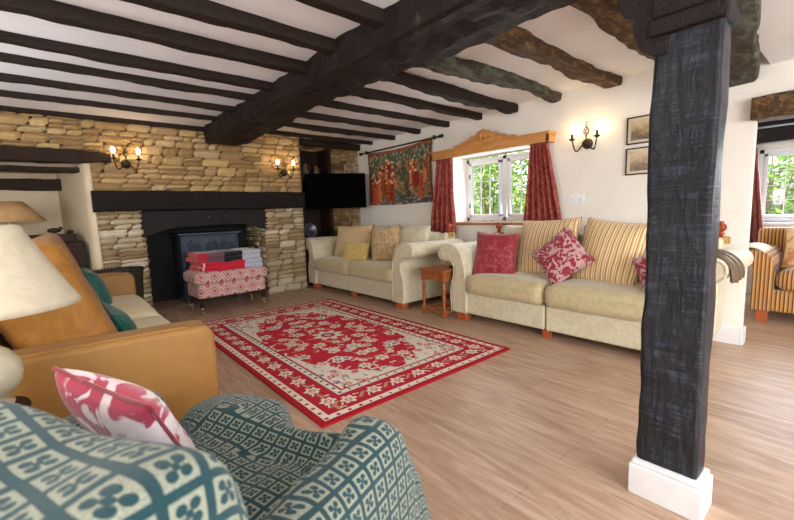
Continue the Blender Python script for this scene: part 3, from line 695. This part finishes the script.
# ================================================================== OTTOMAN + BLANKETS
ot=thing('footstool','red and cream patterned footstool on castors in front of the fireplace','footstool',(1.535,5.07,0),R(3))
obj('body',softbox(.80,.44,.17,seed=2,e=.16,wr=.003),'ottoman',ot,smooth=True,loc=(0,.02,.275))
obj('seat_cushion',softbox(.87,.50,.145,seed=4,e=.42,puff=.015,wr=.006),'ottoman',ot,smooth=True,loc=(0,.02,.425))
for sx in(-.37,.37):
    for sy in(-.17,.21):
        bm=bmesh.new(); lathe(bm,[(.026,.2),(.03,.17),(.018,.14),(.026,.12),(.014,.085),(.014,.075)],14,(sx,sy,0)); l=obj('leg',bm,'sideboard',ot,smooth=True)
        bm=bmesh.new(); lathe(bm,[(.014,.09),(.016,.07),(.008,.06),(.008,.045)],12,(sx,sy,0)); lathe(bm,[(.0,-.008),(.022,-.008),(.025,0),(.022,.008),(0,.008)],16,(0,0,0),Matrix.Translation((sx,sy,.026))@Matrix.Rotation(R(90),4,'Y')); obj('castor',bm,'brass',l,smooth=True)
def blanket_mat(name,stops):
    t=NT(name).p(.95,0,.15,.3); v=t.coord(); sep=t.new('ShaderNodeSeparateXYZ'); t.l.new(v,sep.inputs[0])
    c=t.ramp(t.math('ADD',sep.outputs[0],.5),stops,'CONSTANT'); t.col(c); t.bump(t.noise(v,60,4),.6,.006); return t.m
r_=rgb(200,26,50); pu=rgb(104,72,86); bk=rgb(30,24,30); gy_=rgb(176,178,190); wh=rgb(220,200,200)
BL=[blanket_mat('lower_blanket_patches',[(0,r_),(.14,wh),(.16,r_),(.62,gy_),(.84,pu),(1,pu)]),blanket_mat('upper_blanket_patches',[(0,r_),(.12,rgb(176,40,60)),(.22,pu),(.40,bk),(.62,gy_),(.84,pu),(1,pu)])]
def blanket(label,z,m,seed,off):
    b=thing('folded_blanket',label,'blanket',(1.545+off,5.06,z),R(4),'folded patchwork blankets')
    for k in range(2):
        bm=softbox(.77-.02*k,.44-.01*k,.062,seed=seed+k,e=.49,wr=.02,n=18); obj('fold',bm,m,b,smooth=True,loc=(.0+.01*k,0,.03+.053*k))
    return b
blanket('lower folded blanket on the footstool, bright red and grey patches',.495,BL[0],1,.0)
blanket('upper folded blanket with mauve, black and grey patches over red edges',.60,BL[1],6,-.02)
# stove
sv=thing('stove','blue-grey cast iron stove with scrollwork standing in the fireplace','stove',(1.53,5.60,0))
obj('body',B((-.36,.36,.02,.56,.08,.90)),'stove',sv,bev=.012)
obj('top_plate',B((-.39,.39,-.02,.58,.90,.93)),'stove',sv,bev=.008)
obj('front_panel',B((-.34,-.32,-.0,.03,.1,.88),(.32,.34,-.0,.03,.1,.88),(-.34,.34,0,.03,.86,.88),(-.34,.34,0,.03,.60,.62)),'stove',sv,bev=.004)
for k,cx in enumerate((-.20,0,.20)):
    pts=[]; 
    for i in range(46):
        t=i/45*4.4*PI; r=.012+.075*i/45; pts.append((cx+r*math.cos(t)*(1 if k%2 else -1),-.0,.745+r*math.sin(t)))
    obj('scroll_ornament',tube(bmesh.new(),pts,.009,6),'stove',sv,smooth=True)
for sx in(-.31,.31):
    for sy in(.06,.5): obj('leg',B((sx-.03,sx+.03,sy-.03,sy+.03,0,.09)),'stove',sv,bev=.004)
# basket beside the gold sofa
bk_=thing('log_basket','dark round wicker basket behind the far arm of the gold sofa','basket',(.41,4.86,0))
bk_.scale=(.84,.84,.90)
bm=bmesh.new(); lathe(bm,[(.18,0),(.21,.12),(.25,.40),(.265,.62),(.275,.67),(.255,.69),(.24,.66),(.22,.4),(.18,.05),(.0,.04)],28); obj('body',bm,'basket',bk_,smooth=True)
bm=bmesh.new()
for t in range(48):
    a=2*PI*t/48; tube(bm,[(.262*math.cos(a),.262*math.sin(a),.66),(.285*math.cos(a+.06),.285*math.sin(a+.06),.685),(.262*math.cos(a+.13),.262*math.sin(a+.13),.70)],.008,5)
obj('rim',bm,'basket',bk_,smooth=True)
# ================================================================== SIDE TABLE between sofas
stb=thing('side_table','small orange-stained side table with turned legs between the two cream sofas','table',(3.10,2.915,0))
obj('tabletop',B((-.19,.21,-.18,.18,.485,.507)),'orange',stb,bev=.005)
obj('apron',B((-.155,-.135,-.15,.15,.39,.485),(.155,.175,-.15,.15,.39,.485),(-.15,.17,-.155,-.135,.39,.485),(-.15,.17,.135,.155,.39,.485)),'orange',stb,bev=.003)
for sx in(-.145,.165):
    for sy in(-.145,.145):
        bm=B((sx-.021,sx+.021,sy-.021,sy+.021,.38,.485),(sx-.021,sx+.021,sy-.021,sy+.021,0.0,.09)); lathe(bm,[(.018,.09),(.021,.11),(.013,.13),(.017,.16),(.021,.22),(.013,.25),(.013,.26),(.021,.29),(.018,.34),(.012,.36),(.02,.38)],14,(sx,sy,0)); obj('leg',bm,'orange',stb,smooth=False,bev=.002)
obj('stretcher',B((-.155,-.135,-.13,.13,.04,.075),(.155,.175,-.13,.13,.04,.075),(-.13,.15,-.155,-.135,.04,.075),(-.13,.15,.135,.155,.04,.075)),'orange',stb,bev=.003)
rc=thing('remote_control','black remote control lying on the small side table','remote control',(3.14,2.80,.507),R(70))
obj('casing',B((-.07,.07,-.022,.022,0,.018)),'black',rc,bev=.005); 
bm=bmesh.new()
for i in range(5):
    for j in range(2): lathe(bm,[(.005,.018),(.005,.02)],8,(-.05+.022*i,-.009+.018*j,0))
obj('buttons',bm,'silver',rc)
# ================================================================== PELMET, CURTAINS
pm=thing('pelmet','waxed pine pelmet with a carved crest over the window','pelmet',(WX,2.91,0))
obj('board',B((-.14,-.115,-.79,.84,1.765,1.85),(-.14,0,-.79,-.765,1.765,1.85),(-.14,0,.815,.84,1.765,1.85)),'pine',pm,bev=.004)
obj('cornice',B((-.155,0,-.81,.86,1.85,1.868),(-.147,0,-.80,.85,1.838,1.852)),'pine',pm,bev=.005)
cp=[(-.46,0),(-.42,.03),(-.34,.035),(-.28,.06),(-.22,.065),(-.17,.105),(-.11,.10),(-.07,.14),(-.03,.15),(0,.165),(.03,.15),(.07,.14),(.11,.10),(.17,.105),(.22,.065),(.28,.06),(.34,.035),(.42,.03),(.46,0)]
cr=obj('crest',prism(bmesh.new(),cp,-.16,-.125,lambda a,b,d:(d,a+.0,1.862+b)),'pine',pm,bev=.004)
bm=bmesh.new()
for sg in(-1,1):
    for cx,r in((.10,.05),(.21,.035),(.31,.024)):
        pts=[(-.163,sg*(cx+(.2+.8*i/30)*r*math.cos(i/30*3*PI)),1.895+ (.05-r)*-.3+(.2+.8*i/30)*r*.8*math.sin(i/30*3*PI)) for i in range(31)]; tube(bm,pts,.007,6)
for k in range(7):
    a=PI*k/6; tube(bm,[(-.163,0,1.90),(-.17,.05*math.cos(a),1.90+.075*math.sin(a)),(-.163,.07*math.cos(a),1.90+.10*math.sin(a))],[.01,.012,.004],6)
obj('carving',bm,'pine',cr,smooth=True)
def curtain(name,label,x,y0,y1,yb0,yb1,z0,z1,nf,mat,seed,amp=.035,normal=(1,0)):
    c=thing(name,label,'curtain'); bm=bmesh.new(); nu=nf*12; nv=26; G={}
    for i in range(nu+1):
        for j in range(nv+1):
            u=i/nu; v=j/nv; y=(y0+(y1-y0)*u)*(1-v)+(yb0+(yb1-yb0)*u)*v; 
            ph=u*nf*2*PI+.5*math.sin(v*2+seed)+1.2*nz((u*2,v*1.5,0),1,seed)
            a=amp*(.38+.75*v); xx=x+a*math.sin(ph)+.012*nz((u*3,v*3,0),2,seed); yy=y+.012*math.cos(ph)*(1-abs(2*u-1))
            G[i,j]=bm.verts.new((xx,yy,z1+(z0-z1)*v))
    for i in range(nu):
        for j in range(nv): bm.faces.new((G[i,j],G[i+1,j],G[i+1,j+1],G[i,j+1]))
    o=obj('cloth',bm,mat,c,smooth=True); m=o.modifiers.new('s','SOLIDIFY'); m.thickness=.004
    bm=bmesh.new(); 
    for i in range(nf*2):
        y=y0+(y1-y0)*(i+.5)/(nf*2); box(bm,x-.012,x+.012,y-.006,y+.006,z1-.03,z1+.01)
    obj('heading_tape',bm,mat,c); return c
curtain('curtain','red and gold damask curtain at the left side of the window, beside the tapestry',WX-.075,3.74,3.46,3.88,3.40,.80,1.79,5,'curtain',1)
curtain('curtain','red and gold damask curtain at the right side of the window, below the pelmet end',WX-.065,2.37,2.17,2.46,1.96,.78,1.79,6,'curtain',2)
curtain('curtain','rust-red curtain beside the window of the next room',NX-.10,1.0,.88,1.0,.74,.5,1.72,4,'curtain2',3,.03)
# ================================================================== TAPESTRY
tp=thing('wall_tapestry','woven wall hanging with orange figures on dark green, hung from an iron rod','tapestry')
ty0,ty1,tz0,tz1=3.83,5.29,1.225,2.065
n=150;m=96; Vt=[];Ft=[];Kt=[]
rr=random.Random(9); figs=[]
for k in range(40): figs.append((rr.choice([rr.uniform(.05,.46),rr.uniform(.55,.93),rr.uniform(.06,.44)]),rr.uniform(.22,.6),rr.uniform(.025,.05),rr.uniform(.12,.22),rr.choice([(196,92,44),(214,120,60),(170,62,40),(222,150,92),(150,40,36),(190,110,50)])))
figs.sort(key=lambda f:-f[1])
for i in range(n+1):
    for j in range(m+1):
        u=i/n;v=j/m; sag=.035*math.sin(PI*u)*v-.015*abs(2*u-1)*(1-v)
        edge=.03*math.sin(v*3.1)*(1 if u<.5 else -1)*(abs(2*u-1))**4
        Vt.append((WX-.028-.012*math.sin(u*19+v*2)*(1-.6*v)-.01*math.sin(u*7),ty1+(ty0-ty1)*u-edge,tz0+(tz1-tz0)*v-sag+.02*u*v))
for i in range(n):
    for j in range(m):
        u=(i+.5)/n; v=(j+.5)/m; Ft.append((i*(m+1)+j,(i+1)*(m+1)+j,(i+1)*(m+1)+j+1,i*(m+1)+j+1))
        q1=nz((u*16,v*10,0),1,2); q2=nz((u*40,v*26,0),1,5)
        c=(92,94,80) if q1<0.05 else (150,116,78)
        if v>.72: c=(92,110,98) if q2<.1 else (150,140,104)
        if v>.72 and q1>.25: c=(160,110,64)
        if v<.13: c=(92,90,92) if q2<.1 else (150,130,112)
        for fx_,fy_,fw,fh,fc_ in figs:
            w=fw*(1.25-.6*(v-fy_+fh)/(2*fh)) if abs(v-fy_)<fh else 0
            if w and abs(u-fx_+.01*q1)<w: c=fc_ if q2<.22 else (110,52,40)
            if (u-fx_)**2*1.9+(v-fy_-fh-.02)**2<.0006: c=(226,180,140)
        if v>.95: c=(156,88,60)
        if u<.02 or u>.98: c=(110,62,44)
        s=1+.35*q2; Kt.append(tuple(lin(max(0,min(255,a*s))) for a in c)+(1,))
cl=colored('hanging_cloth',Vt,Ft,Kt,'tapestry',tp,True); md=cl.modifiers.new('s','SOLIDIFY'); md.thickness=.006
bm=bmesh.new(); tube(bm,[(WX-.045,3.70,2.075),(WX-.045,5.42,2.075)],.011,10)
for y,s in((3.70,-1),(5.42,1)): lathe(bm,[(.011,0),(.024,.01),(.012,.025),(.026,.05),(.018,.07),(.0,.085)],12,(0,0,0),Matrix.Translation((WX-.045,y,2.075))@Matrix.Rotation(R(90 if s<0 else -90),4,'X'))
for y in(3.80,5.32): box(bm,WX-.05,WX,y-.01,y+.01,2.06,2.105)
obj('rod',bm,'iron',tp,smooth=True)
# ================================================================== SCONCES
def make_sconce(label):
    s=thing('wall_sconce',label,'wall light',(0,0,0),0,'two-arm candle wall lights')
    # local: wall at y=0, front -y
    Mx=Matrix.Rotation(R(90),4,'X')
    bm=bmesh.new(); lathe(bm,[(.001,0),(.045,0),(.05,.008),(.042,.018),(.046,.03),(.038,.05),(.02,.062),(.0,.066)],24,(0,0,0),Mx); obj('backplate',bm,'iron',s,smooth=True)
    for sg in(-1,1):
        pts=[]
        for i in range(19):
            t=i/18; a=-R(180)*t
            pts.append((sg*(.03+.085*t+.012*math.sin(t*PI)),-.055-.03*t,-.01-.06*math.sin(min(1,t*1.1)*PI*.95)+.05*t**3))
        pts.append((sg*.117,-.086,.045)); ar=obj('arm',tube(bmesh.new(),pts,.0065,8),'iron',s,smooth=True)
        bm=bmesh.new(); lathe(bm,[(.0,.035),(.012,.037),(.028,.048),(.029,.054),(.012,.054),(.0,.054)],18,(sg*.117,-.086,0)); obj('drip_pan',bm,'iron',ar,smooth=True)
        bm=bmesh.new(); lathe(bm,[(.011,.05),(.0115,.105),(.0,.106)],14,(sg*.117,-.086,0)); obj('candle_sleeve',bm,'candle',ar,smooth=True)
        bm=bmesh.new(); lathe(bm,[(.008,.104),(.016,.114),(.021,.13),(.019,.148),(.009,.166),(.0,.174)],14,(sg*.117,-.086,0)); obj('bulb',bm,'bulb',ar,smooth=True)
    bm=bmesh.new()
    tube(bm,[(0,-.045,.03),(0,-.045,.07)],.006,8)
    for k in range(5):
        pts=[]
        for i in range(15):
            t=i/14; r=.024*math.sin(t*PI); a=2*PI*k/5+t*2.2; pts.append((r*math.cos(a),-.045+r*math.sin(a),.07+.09*t))
        tube(bm,pts,.0032,6)
    tube(bm,[(.013*math.cos(a),-.045,.185+.018*math.sin(a)) for a in [2*PI*i/14-PI/2 for i in range(15)]],.003,6); tube(bm,[(0,-.045,.16),(0,-.045,.17)],.004,6)
    obj('twisted_cage',bm,'iron',s,smooth=True); return s
sn=make_sconce('lit two-candle wall light on the stone wall above the left end of the mantel')
sn.location=(.66,SY-.035,1.745)
s2=copy_tree(sn); s2.location=(2.54,SY-.035,1.72); s2['label']='lit two-candle wall light on the stone wall beside the television alcove'
s3=copy_tree(sn); s3.location=(WX,1.785,1.70); s3.rotation_euler=(0,0,R(-90)); s3['label']='lit two-candle wall light on the cream wall between the curtain and the framed pictures'
def plight(loc,w,r=.02,col=(1,.63,.27)):
    l=bpy.data.lights.new('bulb_light','POINT'); l.energy=w; l.color=col; l.shadow_soft_size=r; o=bpy.data.objects.new('bulb_light',l); o.location=loc; C.objects.link(o)
BWt=7.5
for sx in(-.117,.117):
    plight((.66+sx,SY-.121,1.89),BWt); plight((2.54+sx,SY-.121,1.865),BWt); plight((WX-.086,1.785+sx,1.845),BWt*.6)
# ================================================================== PICTURES, SWITCH
for z,lab,sd in((1.752,'upper framed landscape print beside the post',1),(1.487,'lower framed landscape print beside the post',4)):
    p=thing('framed_print',lab,'picture',(WX,1.285,z),0,'framed prints on the cream wall'); w,h=.157,.117
    obj('frame',B((-.02,0,-w,w,-h,-h+.011),(-.02,0,-w,w,h-.011,h),(-.02,0,-w,-w+.011,-h,h),(-.02,0,w-.011,w,-h,h)),'frame',p,bev=.002)
    obj('mount',B((-.010,0,-w+.01,w-.01,-h+.01,h-.01)),'mat_board',p)
    obj('print',B((-.0115,-.0095,-w+.036,w-.036,-h+.034,h-.034)),print_mat(sd),p)
    obj('glazing',B((-.015,-.0135,-w+.011,w-.011,-h+.011,h-.011)),'glass',p)
sw=thing('wall_socket','white double socket plate on the cream wall above the window sofa','socket',(WX,1.885,1.18))
obj('plate',B((-.012,0,-.075,.075,-.038,.038)),'paint',sw,bev=.003)
for sg in(-1,1):
    obj('rocker_switch',B((-.017,-.01,sg*.028-.007,sg*.028+.007,.008,.026)),'paint',sw,bev=.001)
    bm=B((-.0128,-.0118,sg*.04-.003,sg*.04+.003,-.008,.002),(-.0128,-.0118,sg*.04-.014,sg*.04-.008,-.024,-.018),(-.0128,-.0118,sg*.04+.008,sg*.04+.014,-.024,-.018)); obj('pin_slots',bm,'lead',sw)
# ================================================================== TELEVISION + alcove
tvp=thing('television','black flat screen television on a wall arm in the alcove corner','television',(3.34,5.36,1.475),R(-26))
obj('casing',B((-.465,.465,0,.055,-.27,.265)),'screen',tvp,bev=.008)
obj('screen',B((-.445,.445,-.004,.002,-.235,.247)),'screen',tvp)
obj('wall_arm',B((-.12,.12,.055,.075,-.12,.12),(-.03,.03,.075,.40,-.03,.03)),'bracket',tvp,bev=.003)
cb=thing('alcove_cupboard','dark stained shelving filling the left half of the television alcove','shelving',(0,0,0))
obj('back_panel',B((2.86,3.42,5.93,5.955,0,2.14)),'shelfwood',cb)
obj('side_panel',B((3.36,3.42,5.60,5.93,0,2.14)),'shelfwood',cb,bev=.004)
obj('side_panel',B((2.865,2.90,5.60,5.93,0,2.14)),'shelfwood',cb,bev=.004)
for z in(.72,1.22,1.62): obj('shelf',B((2.90,3.36,5.60,5.93,z,z+.03)),'shelfwood',cb,bev=.004)
obj('door',B((2.90,3.36,5.60,5.62,.05,.70)),'shelfwood',cb,bev=.004)
for x,h,lab in((3.03,.26,'tall pale brown jug on the top alcove shelf'),(3.22,.23,'shorter brown jug on the top alcove shelf')):
    j=thing('stoneware_jug',lab,'jug',(x,5.74,1.65),0,'jugs on the top alcove shelf'); bm=bmesh.new(); s=h/.26
    lathe(bm,[(.04*s,0),(.062*s,.05*s),(.066*s,.11*s),(.045*s,.18*s),(.03*s,.21*s),(.037*s,.26*s),(.028*s,.255*s),(.0,.2*s)],20); obj('body',bm,'greyvase',j,smooth=True)
    obj('handle',tube(bmesh.new(),[(.035*s,0,.23*s),(.075*s,0,.22*s),(.088*s,0,.16*s),(.062*s,0,.11*s)],.007,8),'greyvase',j,smooth=True)
pl=thing('silver_plate','round silver plate propped on the lower alcove shelf','plate',(3.08,5.78,.755+.12)); bm=bmesh.new()
lathe(bm,[(.0,.0),(.07,.0),(.08,.012),(.115,.02),(.12,.024),(.112,.026),(.075,.018),(.065,.006),(.0,.006)],32,(0,0,0),Matrix.Rotation(R(78),4,'X')); obj('dish',bm,'silver',pl,smooth=True)
obj('stand',B((-.05,.05,-.05,.03,-.124,-.11)),'shelfwood',pl,bev=.002)
# ---- left alcove furniture
sbd=thing('sideboard','dark stepped mahogany sideboard standing in the white alcove','sideboard',(0,0,0))
obj('body',B((-1.0,.20,5.60,5.84,0.0,.90)),'sideboard',sbd,bev=.008)
obj('upper_tier',B((-1.0,.15,5.66,5.84,.90,.99)),'sideboard',sbd,bev=.006)
for k in range(3):
    x=-.95+.40*k; d=obj('drawer',B((x,x+.36,5.588,5.60,.62,.84)),'sideboard',sbd,bev=.004); bm=bmesh.new(); lathe(bm,[(.008,0),(.018,.015),(.012,.024),(0,.026)],12,(0,0,0),Matrix.Translation((x+.18,5.588,.73))@Matrix.Rotation(R(90),4,'X')); obj('knob',bm,'brass',d,smooth=True)
tl=thing('table_lamp','small tan-shaded table lamp on the dark sideboard in the alcove','lamp',(-.37,5.76,.99))
bm=bmesh.new(); lathe(bm,[(.06,0),(.065,.015),(.03,.03),(.045,.07),(.05,.10),(.02,.14),(.012,.17),(.012,.30),(0,.3)],20); obj('base',bm,'ceramic',tl,smooth=True)
bm=bmesh.new(); lathe(bm,[(.30,.145),(.12,.355),(.117,.355),(.296,.145)],36); obj('lamp_shade',bm,'tanshade',tl,smooth=True)
orn=thing('bird_ornament','small dark bird ornament on the sideboard top','ornament',(-.03,5.76,.99)); bm=bmesh.new()
bmesh.ops.create_uvsphere(bm,u_segments=16,v_segments=10,radius=1,matrix=Matrix.Translation((0,0,.04))@Matrix.Diagonal((.06,.03,.028,1))); obj('body',bm,'iron',orn,smooth=True)
bm=bmesh.new(); bmesh.ops.create_uvsphere(bm,u_segments=12,v_segments=8,radius=.018,matrix=Matrix.Translation((.055,0,.062))); tube(bm,[(.07,0,.06),(.09,0,.056)],[.006,.001],6); obj('head',bm,'iron',orn,smooth=True)
obj('feet',B((-.01,.02,-.012,.012,0,.02)),'iron',orn)
tp2=thing('trinket_pot','small round dark lidded pot at the right end of the sideboard','pot',(.10,5.75,.99)); bm=bmesh.new(); lathe(bm,[(.025,0),(.036,.012),(.034,.026),(0,.028)],18); obj('body',bm,'iron',tp2,smooth=True)
bm=bmesh.new(); lathe(bm,[(.035,.027),(.03,.034),(.006,.038),(.007,.045),(0,.047)],18); obj('lid',bm,'iron',tp2,smooth=True)
# ================================================================== NEAR LAMP on small table
ra_=ray=None
lt=thing('lamp_table','small round wooden lamp table between the gold sofa and green armchair','table',(-.200,1.617,0))
bm=bmesh.new(); lathe(bm,[(.0,.545),(.082,.545),(.086,.553),(.086,.565),(.082,.572),(.0,.572)],36); obj('tabletop',bm,'sideboard',lt,smooth=False,bev=.002)
bm=bmesh.new(); lathe(bm,[(.13,.0),(.13,.02),(.04,.04),(.025,.07),(.02,.2),(.032,.28),(.02,.36),(.02,.5),(.05,.545)],20); obj('pedestal',bm,'sideboard',lt,smooth=True)
lp=thing('table_lamp','large ivory-shaded table lamp with cream ball base in the left foreground','lamp',(-.200,1.617,.572))
bm=bmesh.new(); lathe(bm,[(.05,0),(.055,.012),(.03,.025),(.055,.04),(.076,.07),(.082,.10),(.076,.135),(.055,.165),(.025,.19),(.018,.22),(0,.22)],28); obj('base',bm,'ceramic',lp,smooth=True)
bm=bmesh.new(); lathe(bm,[(.011,.215),(.011,.34),(0,.34)],14); obj('stem',bm,'brass',lp,smooth=True)
bm=bmesh.new(); prof=[(.240-.125*((i/12)**.93),.292+.238*i/12) for i in range(13)]; prof+=[(r-.004,z) for r,z in prof[::-1]]
rings=[[bm.verts.new((r*math.cos(2*PI*i/48),r*math.sin(2*PI*i/48),z)) for i in range(48)] for r,z in prof]
for a,b in zip(rings,rings[1:]+rings[:1]):
    for i in range(48): bm.faces.new((a[i],a[(i+1)%48],b[(i+1)%48],b[i]))
obj('lamp_shade',bm,'shade',lp,smooth=True)
# ================================================================== STRIPED SOFA in the next room
ss=thing('sofa','brown and gold striped sofa below the window of the next room','sofa',(4.85,-.24,0),R(-90))
obj('base',B((-.80,.80,.03,.85,.10,.30)),'sofastripe',ss,bev=.02)
for sg in(-1,1):
    pr=[(0,.10),(.0,.46),(.02,.53),(.07,.57),(.09,.61),(.06,.65),(0,.66),(-.08,.645),(-.13,.58),(-.15,.45),(-.15,.10)]
    obj('arm',prism(bmesh.new(),pr,0,.86,lambda a,b,d:(sg*(.90+a),d,b)),'sofastripe',ss,bev=.02,seg=3)
    obj('seat_cushion',softbox(.74,.70,.18,seed=sg+41,e=.4,puff=.02),'sofastripe',ss,smooth=True,loc=(sg*.373,.34,.39))
    o=obj('back_cushion',softbox(.74,.2,.46,seed=sg+44,e=.45,puff=0),'sofastripe',ss,smooth=True,loc=(sg*.373,.68,.62)); o.rotation_euler=(R(-12),0,0)
    obj('foot',B((sg*.82-.04,sg*.82+.04,.03,.11,0,.10)),'footwood',ss,bev=.004)
obj('backrest',B((-.98,.98,.74,.92,.1,.83)),'sofastripe',ss,bev=.04)
pcs=cushion('cushion','peach cushion with green leaf print on the striped sofa','leafcush',.48,.40,.15,(5.24,.27,.66),R(80),R(20),R(3),51,None,'cord')
bm=bmesh.new(); tube(bm,[(-.05,-.062,-.15),(-.02,-.082,-.05),(.0,-.086,.05),(.05,-.075,.12)],.008,6); tube(bm,[(-.02,-.082,-.04),(-.10,-.078,.06),(-.13,-.066,.11)],[.012,.022,.002],6); tube(bm,[(0,-.084,0),(.09,-.078,.04),(.13,-.066,.10)],[.012,.02,.002],6)
bm2=bm
obj('leaf_applique',bm2,'leaf2',pcs,smooth=True)
wt=thing('folded_throw','cream throw laid over the arm of the striped sofa','throw'); bm=bmesh.new(); G={}
for i in range(17):
    for j in range(11):
        t=i/16; s=j/10; a=R(-70)+R(150)*t; G[i,j]=bm.verts.new((4.86+.45*s,.70+.145*math.sin(a)+.0,.565+.125*math.cos(a)+.006*math.sin(s*14)))
for i in range(16):
    for j in range(10): bm.faces.new((G[i,j],G[i+1,j],G[i+1,j+1],G[i,j+1]))
o=obj('cloth',bm,'goldseat',wt,smooth=True); md=o.modifiers.new('s','SOLIDIFY'); md.thickness=.01
# ================================================================== GARDEN
gr=obj('garden_lawn',B((WX+T,30,1.25,30,-.4,-.3),(NX+.4,30,-20,1.25,-.4,-.3)),'grass'); gr['kind']='structure'
def shrub(name,label,loc,rad,h,n,mat,seed):
    s=thing(name,label,'shrub',loc,0,'garden shrubs outside the windows'); rnd=random.Random(seed); Vs=[];Fs=[]
    for k in range(n):
        while True:
            p=Vector((rnd.uniform(-1,1),rnd.uniform(-1,1),rnd.uniform(-1,1)))
            if .45<p.length<1: break
        q=Vector((p.x*rad,p.y*rad,h*.5+p.z*h*.5)); a=Vector((rnd.uniform(-1,1),rnd.uniform(-1,1),rnd.uniform(-1,.6))).normalized(); b=a.cross(Vector((rnd.random(),rnd.random(),rnd.random()+.1))).normalized(); l=rnd.uniform(.05,.10); w=l*.38; c=a.cross(b)*l*.12
        i=len(Vs); Vs+= [q-a*l,q+b*w+c,q+a*l,q-b*w+c]; Fs.append((i,i+1,i+2)); Fs.append((i,i+2,i+3))
    obj('foliage',(Vs,[],Fs),mat,s)
    bm=bmesh.new(); 
    for k in range(7):
        e=Vector((rnd.uniform(-.6,.6)*rad,rnd.uniform(-.6,.6)*rad,h*rnd.uniform(.6,.9))); tube(bm,[(0,0,-.05),tuple(e*.4+Vector((0,0,.1))),tuple(e)],[.05,.03,.01],6)
    obj('branches',bm,'bark',s,smooth=True)
for i,a in enumerate([((6.9,5.1,-.35),1.1,2.9,2600,'leaf','pale green shrub straight outside the cottage window'),((8.6,7.4,-.35),1.3,3.3,2200,'leaf2','mid green shrub to the left outside the cottage window'),((11.2,5.0,-.35),1.3,2.4,2000,'leaf','low pale shrub behind the others outside the window'),
    ((9.6,1.2,-.35),1.3,2.6,2200,'leaf','shrub outside the window of the next room'),((6.0,2.1,-.35),.6,2.5,1200,'leaf2','narrow shrub outside the slit window behind the post')]):
    shrub('garden_shrub',a[5],a[0],a[1],a[2],a[3],a[4],i+1)
# ================================================================== LIGHT
w=bpy.data.worlds.new('sky'); sc.world=w; w.use_nodes=True; nt=w.node_tree; bg=nt.nodes['Background']
sky=nt.nodes.new('ShaderNodeTexSky'); sky.sky_type='NISHITA'; sky.sun_disc=False; sky.sun_elevation=R(40); sky.sun_rotation=R(250); sky.dust_density=3; sky.air_density=1
hs=nt.nodes.new('ShaderNodeHueSaturation'); hs.inputs['Saturation'].default_value=.35; nt.links.new(sky.outputs[0],hs.inputs['Color']); nt.links.new(hs.outputs[0],bg.inputs[0]); bg.inputs[1].default_value=.55
sl=bpy.data.lights.new('sun','SUN'); sl.energy=4.5; sl.angle=R(2); sl.color=(1,.95,.86); so=bpy.data.objects.new('sun',sl); so.rotation_euler=Vector((-.75,.25,.75)).to_track_quat('Z','Y').to_euler(); C.objects.link(so)
def area(name,loc,d,sx,sy,e,col):
    l=bpy.data.lights.new(name,'AREA'); l.shape='RECTANGLE'; l.size=sx; l.size_y=sy; l.energy=e; l.color=col; o=bpy.data.objects.new(name,l); o.location=loc; o.rotation_euler=Vector(d).to_track_quat('-Z','Y').to_euler(); C.objects.link(o); return o
area('rear_fill_light',(1.1,-3.1,1.35),(0,1,.30),4.0,1.2,190,(.93,.96,1))  # added fill from behind the camera, brightens the whole room
area('left_fill_light',(-1.55,1.0,1.5),(1,.15,.3),2.6,1.0,60,(1,.97,.93))  # added lamp against the solid left wall, fills the room
area('left_far_fill_light',(-1.55,3.6,1.4),(1,.1,.35),1.6,1.0,38,(.95,.97,1))  # second added fill on the unseen left wall, lifts the far ceiling
area('cottage_window_light',(WX+.24,2.91,1.37),(-1,0,-.15),1.1,.75,9,(.9,.96,1))
area('next_room_window_light',(NX-.02,.25,1.3),(-1,0,-.3),1.2,.8,24,(.82,.91,1))
# ================================================================== CAMERA
cam=bpy.data.cameras.new('camera'); co=bpy.data.objects.new('camera',cam); C.objects.link(co)
Rm=[[0.76116171,-0.09977173,0.64084198],[-0.64778476,-0.06858897,0.7587295],[-0.03174506,-0.99264352,-0.11683791]]
mm=Matrix(((Rm[0][0],-Rm[0][1],-Rm[0][2],0),(Rm[1][0],-Rm[1][1],-Rm[1][2],0),(Rm[2][0],-Rm[2][1],-Rm[2][2],1.1),(0,0,0,1)))
co.matrix_world=mm; cam.sensor_width=36; cam.lens=398.231*36/794; cam.clip_start=.02
cam.dof.use_dof=True; cam.dof.focus_distance=3.6; cam.dof.aperture_fstop=5
sc.camera=co
sc.view_settings.view_transform='Standard'; sc.view_settings.look='None'; sc.view_settings.gamma=1; sc.view_settings.exposure=.18
sc.cycles.max_bounces=8; sc.cycles.diffuse_bounces=5; sc.cycles.sample_clamp_indirect=6
